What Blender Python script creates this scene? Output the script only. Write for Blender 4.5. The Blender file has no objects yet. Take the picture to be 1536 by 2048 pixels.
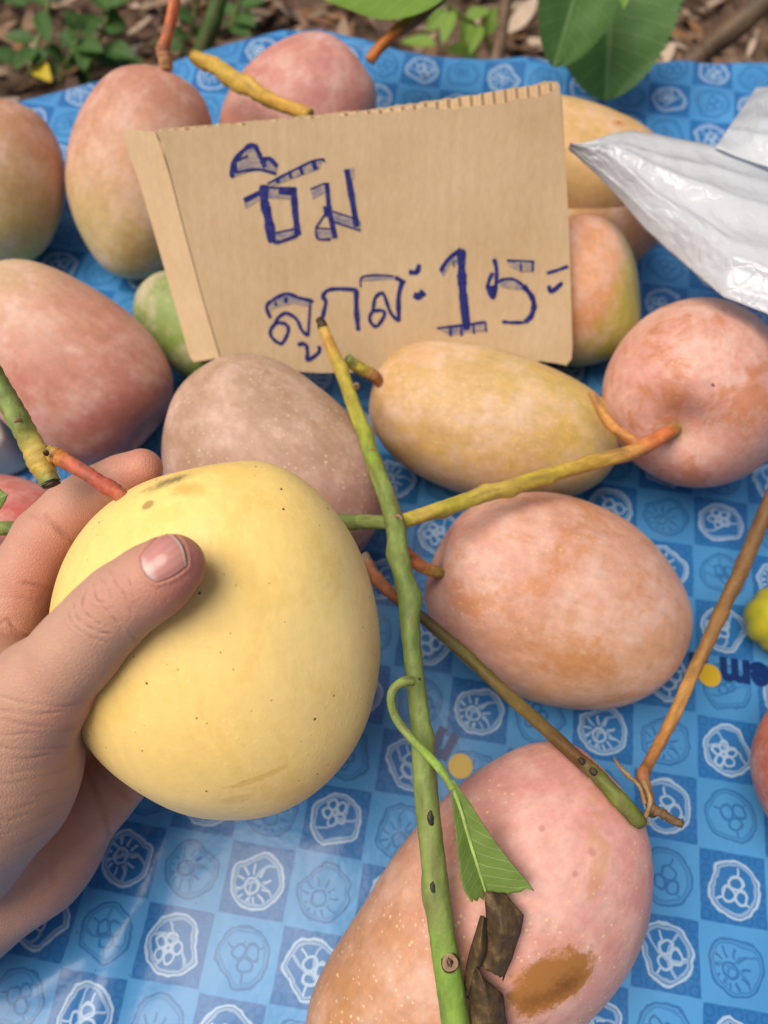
import bpy, bmesh, math, random
import numpy as np
from mathutils import Vector, Matrix, noise as mn

# ------------------------------------------------------------------ camera, world, sun, exposure
scene = bpy.context.scene
CAM_H, PITCH, LENS = 0.40, math.radians(65), 26.3
cam_data = bpy.data.cameras.new("camera")
cam_data.sensor_fit = 'VERTICAL'; cam_data.sensor_height = 36.0; cam_data.sensor_width = 27.0
cam_data.lens = LENS; cam_data.clip_start = 0.01; cam_data.clip_end = 200
cam_data.dof.use_dof = True; cam_data.dof.focus_distance = 0.268; cam_data.dof.aperture_fstop = 7.6
cam = bpy.data.objects.new("camera", cam_data); scene.collection.objects.link(cam)
cam.location = (0, 0, CAM_H); cam.rotation_euler = (math.pi / 2 - PITCH, 0, 0)
scene.camera = cam

SUN_EL, SUN_AZ = math.radians(69), math.radians(-92)      # azimuth from +Y towards +X
world = bpy.data.worlds.new("World"); scene.world = world; world.use_nodes = True
wn = world.node_tree; bg = wn.nodes['Background']
sky = wn.nodes.new('ShaderNodeTexSky'); sky.sky_type = 'NISHITA'; sky.sun_disc = False
sky.sun_elevation = SUN_EL; sky.sun_rotation = SUN_AZ
sky.air_density = 1.0; sky.dust_density = 6.0; sky.ozone_density = 0.6
wn.links.new(sky.outputs[0], bg.inputs[0]); bg.inputs[1].default_value = 0.05
sun_data = bpy.data.lights.new("sun", 'SUN'); sun_data.energy = 2.1; sun_data.angle = math.radians(42)
sun_data.color = (1.0, 0.93, 0.82)
sun = bpy.data.objects.new("sun", sun_data); scene.collection.objects.link(sun)
sd = Vector((math.sin(SUN_AZ) * math.cos(SUN_EL), math.cos(SUN_AZ) * math.cos(SUN_EL), math.sin(SUN_EL)))
sun.rotation_euler = sd.to_track_quat('Z', 'Y').to_euler()
vs = scene.view_settings
vs.view_transform = 'Standard'; vs.look = 'None'; vs.exposure = 0.50; vs.gamma = 1.0; vs.use_curve_mapping = False
scene.cycles.max_bounces = 6; scene.cycles.diffuse_bounces = 3; scene.cycles.glossy_bounces = 2; scene.cycles.transmission_bounces = 4

# ------------------------------------------------------------------ helpers: photo pixel + distance -> place
FPX = 2048 * LENS / 36
CC = np.array([0, 0, CAM_H]); RT = np.array([1., 0, 0])
FW = np.array([0, math.cos(PITCH), -math.sin(PITCH)]); UP = np.array([0, math.sin(PITCH), math.cos(PITCH)])
def ray(px, py): return RT * (px - 768) / FPX + FW - UP * (py - 1024) / FPX
def pt(px, py, d): return CC + ray(px, py) * d
def at(px, py, z):
    r = ray(px, py); return CC + r * ((z - CAM_H) / r[2])
def proj(p):
    q = np.asarray(p) - CC; z = q @ FW
    return np.stack([768 + FPX * (q @ RT) / z, 1024 - FPX * (q @ UP) / z, z], -1)
def lin(r, g, b, k=1.0):
    f = lambda c: (c / 12.92 if c <= .04045 else ((c + .055) / 1.055) ** 2.4)
    return (f(r / 255) * k, f(g / 255) * k, f(b / 255) * k, 1.0)

COL = scene.collection
def empty(name, loc=(0, 0, 0)):
    o = bpy.data.objects.new(name, None); o.empty_display_size = .02; o.location = loc; COL.objects.link(o); return o
def tag(o, label, cat, group=None):
    o['label'] = label; o['category'] = cat
    if group: o['group'] = group
    return o
def mesh_obj(name, verts, faces, mat, parent=None, smooth=True, cols=None, uvs=None):
    me = bpy.data.meshes.new(name)
    verts = np.asarray(verts, dtype=float)
    if parent is not None: verts = verts - np.array(parent.matrix_world.translation if parent.parent is None else parent.matrix_world.translation)
    me.from_pydata([tuple(v) for v in verts], [], [tuple(int(i) for i in f) for f in faces])
    if smooth: me.polygons.foreach_set('use_smooth', [True] * len(me.polygons))
    if cols is not None:
        a = me.color_attributes.new('Col', 'FLOAT_COLOR', 'POINT')
        a.data.foreach_set('color', np.asarray(cols, dtype=np.float32).ravel())
    if uvs is not None:
        l = me.uv_layers.new(name='UVMap'); li = np.empty(len(me.loops), dtype=np.int32); me.loops.foreach_get('vertex_index', li)
        l.data.foreach_set('uv', np.asarray(uvs, dtype=np.float32)[li].ravel())
    me.materials.append(mat); me.update()
    o = bpy.data.objects.new(name, me); COL.objects.link(o)
    if parent is not None: o.parent = parent
    return o
def root_at(name, loc):
    o = empty(name, tuple(float(v) for v in loc)); bpy.context.view_layer.update(); return o

# ------------------------------------------------------------------ node expression helper
class V:
    def __init__(s, g, k): s.g, s.k = g, k
    def _o(s, op, *a): return s.g.m(op, s, *a)
    def __add__(s, o): return s._o('ADD', o)
    __radd__ = __add__
    def __sub__(s, o): return s._o('SUBTRACT', o)
    def __rsub__(s, o): return s.g.m('SUBTRACT', o, s)
    def __mul__(s, o): return s._o('MULTIPLY', o)
    __rmul__ = __mul__
    def __truediv__(s, o): return s._o('DIVIDE', o)
class G:
    def __init__(s, name):
        s.mat = bpy.data.materials.new(name); s.mat.use_nodes = True; s.nt = s.mat.node_tree
        s.bsdf = s.nt.nodes['Principled BSDF']; s.out = s.nt.nodes['Material Output']
        s.tc = s.nt.nodes.new('ShaderNodeTexCoord')
    def put(s, sock, v):
        if isinstance(v, V): s.nt.links.new(v.k, sock)
        else:
            try: sock.default_value = v
            except Exception: sock.default_value = tuple(v)[:3]
    def node(s, t, **kw):
        n = s.nt.nodes.new(t)
        for k, v in kw.items(): setattr(n, k, v)
        return n
    def m(s, op, *a, clamp=False):
        n = s.node('ShaderNodeMath', operation=op, use_clamp=clamp)
        for i, v in enumerate(a): s.put(n.inputs[i], v)
        return V(s, n.outputs[0])
    def obj(s): return V(s, s.tc.outputs['Object'])
    def uv(s): return V(s, s.tc.outputs['UV'])
    def sep(s, v):
        n = s.node('ShaderNodeSeparateXYZ'); s.put(n.inputs[0], v); return [V(s, o) for o in n.outputs]
    def comb(s, x, y, z=0.0):
        n = s.node('ShaderNodeCombineXYZ')
        for i, v in enumerate((x, y, z)): s.put(n.inputs[i], v)
        return V(s, n.outputs[0])
    def vm(s, op, a, b, out=0):
        n = s.node('ShaderNodeVectorMath', operation=op); s.put(n.inputs[0], a); s.put(n.inputs[1], b)
        return V(s, n.outputs[out])
    def noise(s, vec, scale, detail=3.0, rough=.55, dist=0.0, col=False):
        n = s.node('ShaderNodeTexNoise'); s.put(n.inputs['Vector'], vec); n.inputs['Scale'].default_value = scale
        n.inputs['Detail'].default_value = detail; n.inputs['Roughness'].default_value = rough; n.inputs['Distortion'].default_value = dist
        return V(s, n.outputs[1 if col else 0])
    def voro(s, vec, scale, feature='F1', rnd=1.0):
        n = s.node('ShaderNodeTexVoronoi', feature=feature); s.put(n.inputs['Vector'], vec); n.inputs['Scale'].default_value = scale
        n.inputs['Randomness'].default_value = rnd
        return V(s, n.outputs['Distance']), V(s, n.outputs['Color']) if 'Color' in n.outputs else None
    def white(s, vec):
        n = s.node('ShaderNodeTexWhiteNoise'); s.put(n.inputs['Vector'], vec); return V(s, n.outputs[0]), V(s, n.outputs[1])
    def ss(s, x, lo, hi):              # smoothstep lo->hi (may be reversed)
        n = s.node('ShaderNodeMapRange', interpolation_type='SMOOTHSTEP')
        inv = lo > hi
        a, b = (hi, lo) if inv else (lo, hi)
        s.put(n.inputs[0], x); n.inputs[1].default_value = a; n.inputs[2].default_value = b
        n.inputs[3].default_value = 1.0 if inv else 0.0; n.inputs[4].default_value = 0.0 if inv else 1.0
        return V(s, n.outputs[0])
    def mix(s, f, a, b, mode='MIX'):
        n = s.node('ShaderNodeMix', data_type='RGBA', blend_type=mode); s.put(n.inputs[0], f); s.put(n.inputs[6], a); s.put(n.inputs[7], b)
        return V(s, n.outputs[2])
    def ramp(s, f, stops):
        n = s.node('ShaderNodeValToRGB'); e = n.color_ramp.elements
        while len(e) < len(stops): e.new(.5)
        for q, (p, c) in zip(e, stops): q.position = p; q.color = c
        s.put(n.inputs[0], f); return V(s, n.outputs[0])
    def attr(s, name, fac=False):
        n = s.node('ShaderNodeAttribute', attribute_name=name); return V(s, n.outputs[2 if fac else 0])
    def bump(s, h, strength=.3, dist=.001, normal=None):
        n = s.node('ShaderNodeBump'); n.inputs['Strength'].default_value = strength; n.inputs['Distance'].default_value = dist
        s.put(n.inputs['Height'], h)
        if normal is not None: s.put(n.inputs['Normal'], normal)
        return V(s, n.outputs[0])
    def set(s, **kw):
        names = dict(color='Base Color', rough='Roughness', spec='Specular IOR Level', sss='Subsurface Weight', sscale='Subsurface Scale',
                     sheen='Sheen Weight', normal='Normal', coat='Coat Weight', coatr='Coat Roughness', trans='Transmission Weight', alpha='Alpha')
        for k, v in kw.items(): s.put(s.bsdf.inputs[names[k]], v)
        return s.mat

# ------------------------------------------------------------------ the setting: ground
GZ = -0.15
def ground_mat():
    g = G('soil'); o = g.obj()
    n1 = g.noise(o, 9, 6, .65); n2 = g.noise(o, 70, 4, .6)
    c = g.ramp(n1 * .6 + n2 * .4, [(.3, lin(58, 44, 36)), (.5, lin(112, 90, 74)), (.68, lin(165, 140, 118))])
    return g.set(color=c, rough=.95, spec=.1, normal=g.bump(n2 + n1 * 2, .8, .02))
N = 60
gx = np.concatenate([[-12, -4], np.linspace(-1.4, 1.4, N), [4, 12]]); gy = np.concatenate([[-8, -2], np.linspace(-.6, 2.2, N), [6, 20]])
gv, gf = [], []
for j, y in enumerate(gy):
    for i, x in enumerate(gx):
        gv.append((x, y, GZ + .012 * mn.noise(Vector((x * 6, y * 6, 0))) + .006 * mn.noise(Vector((x * 21, y * 21, 3)))))
n = len(gx)
for j in range(len(gy) - 1):
    for i in range(n - 1): gf.append((j * n + i, j * n + i + 1, (j + 1) * n + i + 1, (j + 1) * n + i))
ground = mesh_obj('ground', gv, gf, ground_mat()); ground['kind'] = 'structure'

def col_mat(name, rough=.6, spec=.3, bump=.4, bscale=300, var=.25, vscale=120, sss=0.0, two=None):
    g = G(name); o = g.obj(); c = g.attr('Col')
    n1 = g.noise(o, vscale, 5, .6); n2 = g.noise(o, bscale, 4, .6)
    f = 1.0 - var + 2 * var * n1
    c = g.mix(1.0, c, g.comb(f, f, f), 'MULTIPLY')
    return g.set(color=c, rough=rough, spec=spec, sss=sss, sscale=.004, normal=g.bump(n2, bump, .0006))

# dry leaf litter: nobody could count it
rng = random.Random(5)
lv, lf, lc = [], [], []
pal = [lin(150, 122, 98), lin(176, 150, 126), lin(120, 92, 72), lin(92, 70, 56), lin(190, 168, 148), lin(134, 98, 70), lin(105, 84, 72)]
for k in range(4200):
    x, y = rng.uniform(-.95, .95), rng.uniform(.56, 1.35)
    L = rng.uniform(.012, .05); W = L * rng.uniform(.12, .5); a = rng.uniform(0, 6.28); tl = rng.uniform(-.5, .5); cu = rng.uniform(-.4, .6)
    z = GZ + rng.uniform(.004, .03); b = len(lv); c = rng.choice(pal); k2 = rng.uniform(.45, 1.1)
    for s in range(6):
        u = s / 5; w = W * (math.sin(math.pi * min(.97, u * .94 + .03)) ** .8)
        for t in (-1, 0, 1):
            X = (u - .5) * L; Y = t * w * .5; Z = cu * L * (u - .5) ** 2 + abs(t) * w * .25 * cu + tl * X + .25 * Y * tl
            lv.append((x + X * math.cos(a) - Y * math.sin(a), y + X * math.sin(a) + Y * math.cos(a), z + Z)); lc.append((c[0] * k2, c[1] * k2, c[2] * k2, 1))
    for s in range(5):
        for t in range(2): i = b + s * 3 + t; lf.append((i, i + 1, i + 4, i + 3))
litter = mesh_obj('leaf_litter', lv, lf, col_mat('dry_litter', .85, .15, .4, 200, .3, 60), cols=lc)
litter['kind'] = 'stuff'; tag(litter, 'brown dry leaf litter covering the soil beyond the cloth', 'leaf litter')

# ------------------------------------------------------------------ tablecloth
TILE = 0.0322; A9 = math.radians(9)
AX_U = np.array([math.cos(A9), -math.sin(A9)]); AX_V = np.array([-math.sin(A9), -math.cos(A9)])
P0 = at(958, 1420, 0)[:2] - .5 * TILE * (AX_U + AX_V)
def tile_uv(x, y): return ((x - P0[0]) * AX_U[0] + (y - P0[1]) * AX_U[1]) / TILE, ((x - P0[0]) * AX_V[0] + (y - P0[1]) * AX_V[1]) / TILE
def sm(x, a, b):
    t = min(1, max(0, (x - a) / (b - a))); return t * t * (3 - 2 * t)
WR = [(at(175, 2060, 0), at(330, 1660, 0), .0046, .008), (at(60, 1990, 0), at(250, 1850, 0), .0026, .006), (at(330, 1960, 0), at(215, 1900, 0), .002, .004),
      (at(1330, 150, 0), at(1536, 300, 0), .003, .012), (at(560, 60, 0), at(760, 130, 0), .004, .012), (at(1230, 1090, 0), at(1500, 1190, 0), .0012, .006),
      (at(960, 120, 0), at(1100, 190, 0), .003, .012), (at(650, 1700, 0), at(730, 1620, 0), .0012, .006), (at(1380, 1990, 0), at(1536, 1900, 0), .0018, .008)]
def cloth_h(x, y):
    h = .0016 * mn.noise(Vector((x * 9, y * 9, 1.3))) + .0010 * mn.noise(Vector((x * 26, y * 22, 7.7))) + .022 * sm(y, .42, .66)
    for a, b, amp, w in WR:
        d = b[:2] - a[:2]; L2 = d @ d; t = ((x - a[0]) * d[0] + (y - a[1]) * d[1]) / L2
        tt = min(1, max(0, t)); q = math.hypot(x - a[0] - tt * d[0], y - a[1] - tt * d[1])
        h += amp * math.exp(-(q / w) ** 2) * (1 if 0 <= t <= 1 else .7)
    return h
epx = [(-260, 250), (0, 188), (130, 158), (330, 113), (470, 78), (560, 60), (640, 62), (760, 88), (880, 104), (1000, 112), (1200, 118), (1536, 114), (1900, 118)]
ept = [at(px, py, .02) for px, py in epx]
ex_, ey_ = [p[0] for p in ept], [p[1] for p in ept]
def cloth_mat():
    g = G('printed_vinyl'); uv = g.uv(); u0, v0, _ = g.sep(uv)
    wob = g.noise(uv, 2.3, 3, .6, col=True); wx, wy, _ = g.sep(wob)
    U = u0 + (wx - .5) * .05; W = v0 + (wy - .5) * .05
    iu, iv = g.m('FLOOR', U), g.m('FLOOR', W)
    par = g.m('FLOORED_MODULO', iu + iv, 2.0)                       # 0 dark, 1 light
    eu = g.m('ABSOLUTE', U - iu - .5); ev = g.m('ABSOLUTE', W - iv - .5)
    h1, hc = g.white(g.comb(iu, iv, 3.0)); hr, hg, hb = g.sep(hc)
    fu = u0 - g.m('FLOOR', U) - .5; fv = v0 - g.m('FLOOR', W) - .5
    ca, sa = g.m('COSINE', h1 * 6.283), g.m('SINE', h1 * 6.283)
    hd = g.noise(uv, 5.0, 1, .5, col=True); hx, hy, _ = g.sep(hd)      # hand-drawn wobble
    fu = fu + (hx - .5) * .10; fv = fv + (hy - .5) * .10
    x = fu * ca - fv * sa; y = fu * sa + fv * ca
    lw = .0175
    def line(d): return g.ss(g.m('ABSOLUTE', d), lw * 1.6, lw * .5)
    def polar(nf, ox, oy):
        X, Y = x - ox, y - oy; r = g.m('SQRT', X * X + Y * Y); th = g.m('ARCTAN2', Y, X)
        a = 6.28318 / nf; t = g.m('FLOORED_MODULO', th, a) - a / 2
        return r, r * g.m('COSINE', t), r * g.m('SINE', t)
    r0 = g.m('SQRT', x * x + y * y); oval = g.m('MAXIMUM', r0, y * 1.0 + .07 + x * (hb - .5) * .5)
    ring = g.m('MAXIMUM', line(oval - .385), line(oval - .335) * .6)
    inside = g.ss(oval, .33, .31)
    r5, px5, py5 = polar(5, -.02, -.10); d5 = g.m('SQRT', (px5 - .125) * (px5 - .125) + py5 * py5 * 1.3)
    fa = g.m('MAXIMUM', line(d5 - .075), line(r5 - .04))
    r8, px8, py8 = polar(11, .10, -.05)
    fb = g.m('MAXIMUM', g.ss(g.m('ABSOLUTE', py8), lw * 1.4, lw * .5) * g.ss(g.m('ABSOLUTE', px8 - .22), .075, .06), line(r8 - .10))
    r3, px3, py3 = polar(3, .04, -.04); d3 = g.m('SQRT', (px3 - .11) * (px3 - .11) + py3 * py3 * .7)
    fc = g.m('MAXIMUM', line(d3 - .085), g.ss(g.m('ABSOLUTE', py3), lw * 1.3, lw * .5) * g.ss(g.m('ABSOLUTE', px3 - .27), .07, .05))
    arc = g.m('MAXIMUM', line(g.m('SQRT', (x - .2) * (x - .2) + (y + .35) * (y + .35)) - .36), line(g.m('SQRT', (x + .22) * (x + .22) + (y + .30) * (y + .30)) - .42)) * .7
    s1 = g.m('GREATER_THAN', hr, .36); s2 = g.m('GREATER_THAN', hr, .7)
    fig = g.m('MAXIMUM', fa * (1.0 - s1) + fb * (s1 - s2) + fc * s2, arc * g.m('GREATER_THAN', hg, .45)) * inside
    lines = g.m('MAXIMUM', ring, fig)
    # dark squares carry a faint lattice
    lu = g.m('FRACT', u0 * 5.0) - .5; lv_ = g.m('FRACT', v0 * 5.0) - .5
    lr = g.m('SQRT', lu * lu + lv_ * lv_); lat = g.ss(g.m('ABSOLUTE', lr - .34), .12, .05) * g.ss(oval, .37, .40)
    fade = g.noise(uv, .35, 2, .5)
    dark = g.mix(lat * .45, lin(46, 110, 172), lin(32, 88, 150))
    light = g.mix(g.ss(fade, .35, .65), lin(80, 148, 204), lin(70, 136, 192))
    soft = g.ss(g.m('MAXIMUM', eu, ev), .5, .47)
    base = g.mix(par, g.mix(soft, light, dark), light)
    wht = lin(192, 212, 228); nav = lin(30, 86, 146)
    c = g.mix(lines * (.66 - par * .02), base, g.mix(par, wht, nav))
    # dirt specks and wear
    d1, cc = g.voro(uv, .9); ok = g.m('GREATER_THAN', g.sep(cc)[0], .72)
    dn = d1 + (g.noise(uv, 9, 3) - .5) * .09
    c = g.mix(g.ss(dn, .07, .045) * ok * .7, c, lin(92, 84, 66))
    e1, ec = g.voro(uv, 4.5); c = g.mix(g.ss(e1 + (g.noise(uv, 30, 2) - .5) * .1, .09, .05) * g.m('GREATER_THAN', g.sep(ec)[0], .8) * .6, c, lin(70, 62, 50))
    dust = g.ss(g.noise(uv, 1.1, 6, .7), .5, .8)
    c = g.mix(dust * .10, c, lin(150, 150, 140))
    ro = .20 + .12 * g.noise(uv, 3.0, 3, .6)
    bh = g.noise(uv, 1.6, 3, .5) * 1.0 + g.noise(uv, 14, 2, .5) * .03
    return g.set(color=c, rough=ro, spec=.36, normal=g.bump(bh, .12, .006))
nx, ny = 170, 190
SK = [(.003, -.0008), (.006, -.003), (.009, -.008), (.011, -.016), (.013, -.035), (.014, -.06), (.016, -.09), (.018, -.115), (.022, -.135)]
xs = np.linspace(-.60, .60, nx); cv, cf, cu = [], [], []
cols_x = [(-.60 - dx, dz) for dx, dz in SK[::-1]] + [(x, 0) for x in xs] + [(.60 + dx, dz) for dx, dz in SK]
rows_t = [('n', dx, dz) for dx, dz in SK[::-1]] + [('m', t, 0) for t in np.linspace(0, 1, ny)] + [('f', dx, dz) for dx, dz in SK]
for kind, a, dz in rows_t:
    for x, dzx in cols_x:
        xc = min(.6, max(-.6, x)); ye = float(np.interp(xc, ex_, ey_)); y0 = -.34
        y = y0 + (ye - y0) * (a ** .9) if kind == 'm' else (ye + a if kind == 'f' else y0 - a)
        yc = min(ye, max(y0, y))
        z = cloth_h(xc, yc) + min(dz, dzx)
        fl = -min(dz, dzx) / .135
        rip = fl * .012 * mn.noise(Vector((xc * 14, yc * 14, 2)))
        if kind == 'f': y += rip
        if dzx < 0: x += rip
        cv.append((x, y, z)); ar = -dz * (1 if kind == 'f' else -1)
        cu.append(tile_uv(x + (np.sign(x) * -dzx), y + ar))
ncol = len(cols_x)
for j in range(len(rows_t) - 1):
    for i in range(ncol - 1): cf.append((j * ncol + i, j * ncol + i + 1, (j + 1) * ncol + i + 1, (j + 1) * ncol + i))
cloth = mesh_obj('tablecloth', cv, cf, cloth_mat(), uvs=cu)
tag(cloth, 'glossy blue checked vinyl cloth spread under the mangoes', 'tablecloth')

# ------------------------------------------------------------------ mangoes
def mango_mesh(L, W, T, seed=0, egg=.10, beak=.06, dim=.05, pw=.86, nu=90, nv=120):
    rng = np.random.RandomState(seed)
    u = np.linspace(0, math.pi, nu)[:, None]; v = np.linspace(0, 2 * math.pi, nv, endpoint=False)[None, :]
    x = -np.cos(u) + 0 * v; r = np.sin(u).clip(0) ** pw * (1 - egg * x) + 0 * v
    s = np.clip((x - .2) / .8, 0, 1); s = s * s * (3 - 2 * s)
    X = L / 2 * x; Y = W / 2 * r * np.cos(v) + W * beak * (s - .35 * (1 - x * x)); Z = T / 2 * r * np.sin(v)
    lump = np.zeros_like(X)
    for k in range(7):
        d = rng.normal(size=3); d /= np.linalg.norm(d); fq = rng.uniform(2, 5); ph = rng.uniform(0, 6.28)
        lump += np.sin(fq * (d[0] * x + d[1] * r * np.cos(v) + d[2] * r * np.sin(v)) + ph) * .012
    for k in range(10):
        d = rng.normal(size=3); d /= np.linalg.norm(d); fq = rng.uniform(7, 13); ph = rng.uniform(0, 6.28)
        lump += np.sin(fq * (d[0] * x + d[1] * r * np.cos(v) + d[2] * r * np.sin(v)) + ph) * .0012
    m = 1 + lump
    X, Y, Z = X * m, Y * m, Z * m
    X = X + dim * L * np.exp(-(r / .30) ** 2) * (x < 0)
    P = np.stack([X, Y, Z], -1)
    verts = [P[0].mean(0)] + [P[i, j] for i in range(1, nu - 1) for j in range(nv)] + [P[-1].mean(0)]
    faces = []
    for j in range(nv): faces.append((0, 1 + (j + 1) % nv, 1 + j))
    for i in range(nu - 3):
        for j in range(nv):
            a = 1 + i * nv + j; b = 1 + i * nv + (j + 1) % nv; faces.append((a, b, b + nv, a + nv))
    e = len(verts) - 1; o = 1 + (nu - 3) * nv
    for j in range(nv): faces.append((o + j, o + (j + 1) % nv, e))
    return np.array(verts), faces
def frame(ang, tilt, roll):
    a, t, ro = math.radians(ang), math.radians(tilt), math.radians(roll)
    ax = (RT * math.cos(a) - UP * math.sin(a)) * math.cos(t) + FW * math.sin(t)
    z0 = -FW - ax * (-FW @ ax); z0 /= np.linalg.norm(z0); y0 = np.cross(z0, ax)
    z = z0 * math.cos(ro) + y0 * math.sin(ro); y = np.cross(z, ax)
    return np.stack([ax, y, z], 1)

def mango_mat(name, L, stem, mid, tip, blush, bdir, bamt=.8, bwid=.5, patch=None, pamt=.5, dots=.5, dotcol=lin(238, 214, 160), specks=0., marks=(), seed=0, rough=.5, green=None, bloom=.5, tex=1.0, scr=.28):
    g = G(name); o0 = g.obj(); o = g.vm('ADD', o0, (seed * 3.17, seed * 1.3, seed * .7))
    x, y, z = g.sep(o0)
    n1 = g.noise(o, 16, 2, .55); n2 = g.noise(o, 42, 4, .62); n3 = g.noise(o, 240, 3, .65)
    t = x / L + .5 + (n1 - .5) * .55
    c = g.ramp(t, [(.05, stem), (.45, mid), (.92, tip)])
    if green: c = g.mix(g.ss(g.noise(o, 18, 4, .6), .52, .75) * .5, c, green)
    nd = g.vm('NORMALIZE', o0, (0, 0, 0)); dv = g.vm('DOT_PRODUCT', nd, tuple(bdir), out=1)
    bl = g.ss(dv + (n1 - .5) * 1.1 + (n2 - .5) * .35, -bwid, bwid * .9)
    c = g.mix(bl * bamt, c, blush)
    if bloom: c = g.mix(g.ss(n2 * .6 + g.noise(o, 90, 3, .6) * .4, .42, .66) * bloom, c, lin(226, 194, 180))
    if patch:
        pn = g.noise(g.vm('MULTIPLY', o, (.7, 1, 1)), 34, 5, .7, .5)
        c = g.mix(g.ss(pn, .50, .62) * pamt, c, patch)
    st_ = g.noise(g.vm('MULTIPLY', o, (.25, 1, 1)), 260, 3, .6)
    f = (1.0 - .5 * tex) + tex * (.42 * n3 + .30 * n2 + .28 * st_)
    c = g.mix(1.0, c, g.comb(f, f, f), 'MULTIPLY')
    d, vc = g.voro(o, 420); vr, vg, vb = g.sep(vc)
    dens = g.ss(n1, .34, .55)
    dot = g.ss(d - vr * .15, .20, .07) * g.m('GREATER_THAN', vg, .35) * dens
    c = g.mix(dot * dots * (.35 + vb * .5), c, dotcol)
    hgt = n3 * .5 + g.noise(o, 620, 2, .6) * .35 + dot * .25
    ro = rough + (n2 - .5) * .25
    if specks:
        d2, vc2 = g.voro(o, 150); ok = g.m('GREATER_THAN', g.sep(vc2)[1], .2)
        c = g.mix(g.ss(d2 - g.sep(vc2)[0] * .03, .07, .035) * ok * specks, c, lin(92, 62, 30))
        d3, vc3 = g.voro(o, 300); ok = g.m('GREATER_THAN', g.sep(vc3)[1], .8)
        c = g.mix(g.ss(d3, .12, .06) * ok * specks * .7, c, lin(120, 84, 40))
    for (p, ax1, rad, colr, st, soft, fq) in marks:      # scars, sap stains, bruises of the skin itself
        q = g.vm('SUBTRACT', o0, tuple(float(k) for k in p))
        e1 = g.vm('DOT_PRODUCT', q, tuple(float(k) for k in ax1[0]), out=1) / rad[0]
        e2 = g.vm('DOT_PRODUCT', q, tuple(float(k) for k in ax1[1]), out=1) / rad[1]
        e3 = g.vm('DOT_PRODUCT', q, tuple(float(k) for k in ax1[2]), out=1) / max(rad)
        dd = g.m('SQRT', e1 * e1 + e2 * e2 + e3 * e3) + (g.noise(o, fq, 5, .65) - .5) * 1.3
        mk = g.ss(dd, 1.0, 1.0 - soft)
        c = g.mix(mk * st, c, colr)
        if st > .84: ro = ro * (1.0 - mk * .8); hgt = hgt - mk * 1.1
    return g.set(color=c, rough=ro, spec=.38, sheen=.06, normal=g.bump(hgt, .28, .0007))

STEMMAT = col_mat('stem_bark', .55, .32, .7, 420, .34, 150)
def tube(name, pts, mat, parent, cols, nr=20, seg=10, jitter=.07, cap=True, seed=0, knobs=()):
    """pts: (x,y,z,r) rows; Catmull-Rom; cols per point"""
    P = np.array([list(p[0]) + [p[1]] for p in pts], float); K = np.array([c[:3] for c in cols], float)
    Q = np.vstack([2 * P[0] - P[1], P, 2 * P[-1] - P[-2]]); QC = np.vstack([K[0], K, K[-1]])
    path, pc = [], []
    for i in range(len(P) - 1):
        for s in range(seg + (1 if i == len(P) - 2 else 0)):
            t = s / seg; a, b, c, d = Q[i:i + 4]
            path.append(.5 * ((2 * b) + (c - a) * t + (2 * a - 5 * b + 4 * c - d) * t * t + (3 * b - a - 3 * c + d) * t ** 3))
            pc.append(QC[i + 1] * (1 - t) + QC[i + 2] * t)
    path = np.array(path); rg = np.random.RandomState(seed)
    vs, fs, cs = [], [], []
    T0 = path[1, :3] - path[0, :3]; T0 /= np.linalg.norm(T0); Nn = np.cross(T0, [.31, .2, .93]); Nn /= np.linalg.norm(Nn)
    for i, p in enumerate(path):
        T = path[min(i + 1, len(path) - 1), :3] - path[max(i - 1, 0), :3]; T /= np.linalg.norm(T)
        Nn = Nn - T * (Nn @ T); Nn /= np.linalg.norm(Nn); B = np.cross(T, Nn)
        rad = p[3] * (1 + jitter * rg.normal() * .5)
        for j in range(nr):
            a = 2 * math.pi * j / nr; q = p[:3] + (Nn * math.cos(a) + B * math.sin(a)) * rad * (1 + jitter * .6 * math.sin(3 * a + i * .35))
            vs.append(q); k_ = .92 + .30 * mn.noise(Vector((math.cos(a) * 1.6 + seed, math.sin(a) * 1.6, i * .22))) + .12 * rg.normal() * .5; w_ = max(0, mn.noise(Vector((math.cos(a) * 1.2, math.sin(a) * 1.2 + seed, i * .10 + 9))) - .12) * 1.1; cs.append([pc[i][m] * k_ * (1 - w_) + (.16, .095, .05)[m] * w_ for m in range(3)] + [1])
    for i in range(len(path) - 1):
        for j in range(nr):
            a = i * nr + j; b = i * nr + (j + 1) % nr; fs.append((a, b, b + nr, a + nr))
    if cap:
        for i0, i, sg in ((0, 0, -1), ((len(path) - 1) * nr, -1, 1)):
            T = (path[i, :3] - path[1 if i == 0 else -2, :3]); T /= np.linalg.norm(T)
            k = len(vs); vs.append(path[i, :3] + T * path[i, 3] * .12); cs.append([c_ * .45 for c_ in pc[i]] + [1])
            for j in range(nr):
                a, b = i0 + j, i0 + (j + 1) % nr; fs.append((a, k, b) if sg < 0 else (a, b, k))
    # swollen nodes
    vs = np.array(vs)
    for kp, kr, ka in knobs:
        dlt = vs - kp; dist = np.linalg.norm(dlt, axis=1); w = np.exp(-(dist / kr) ** 2)
        cen = path[np.argmin(np.linalg.norm(path[:, :3] - kp, axis=1)), :3]
        dr = (kp - cen) / (np.linalg.norm(kp - cen) + 1e-9)
        vs = vs + (w * ka)[:, None] * dr
    return mesh_obj(name, vs, fs, mat, parent, cols=cs)
def px_tube(name, rows, parent, mat=None, **kw):
    """rows: px, py, depth, radius px, colour"""
    return tube(name, [(pt(a, b, d), r * d / FPX) for a, b, d, r, c in rows], mat or STEMMAT, parent, [c for *_, c in rows], **kw)

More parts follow.
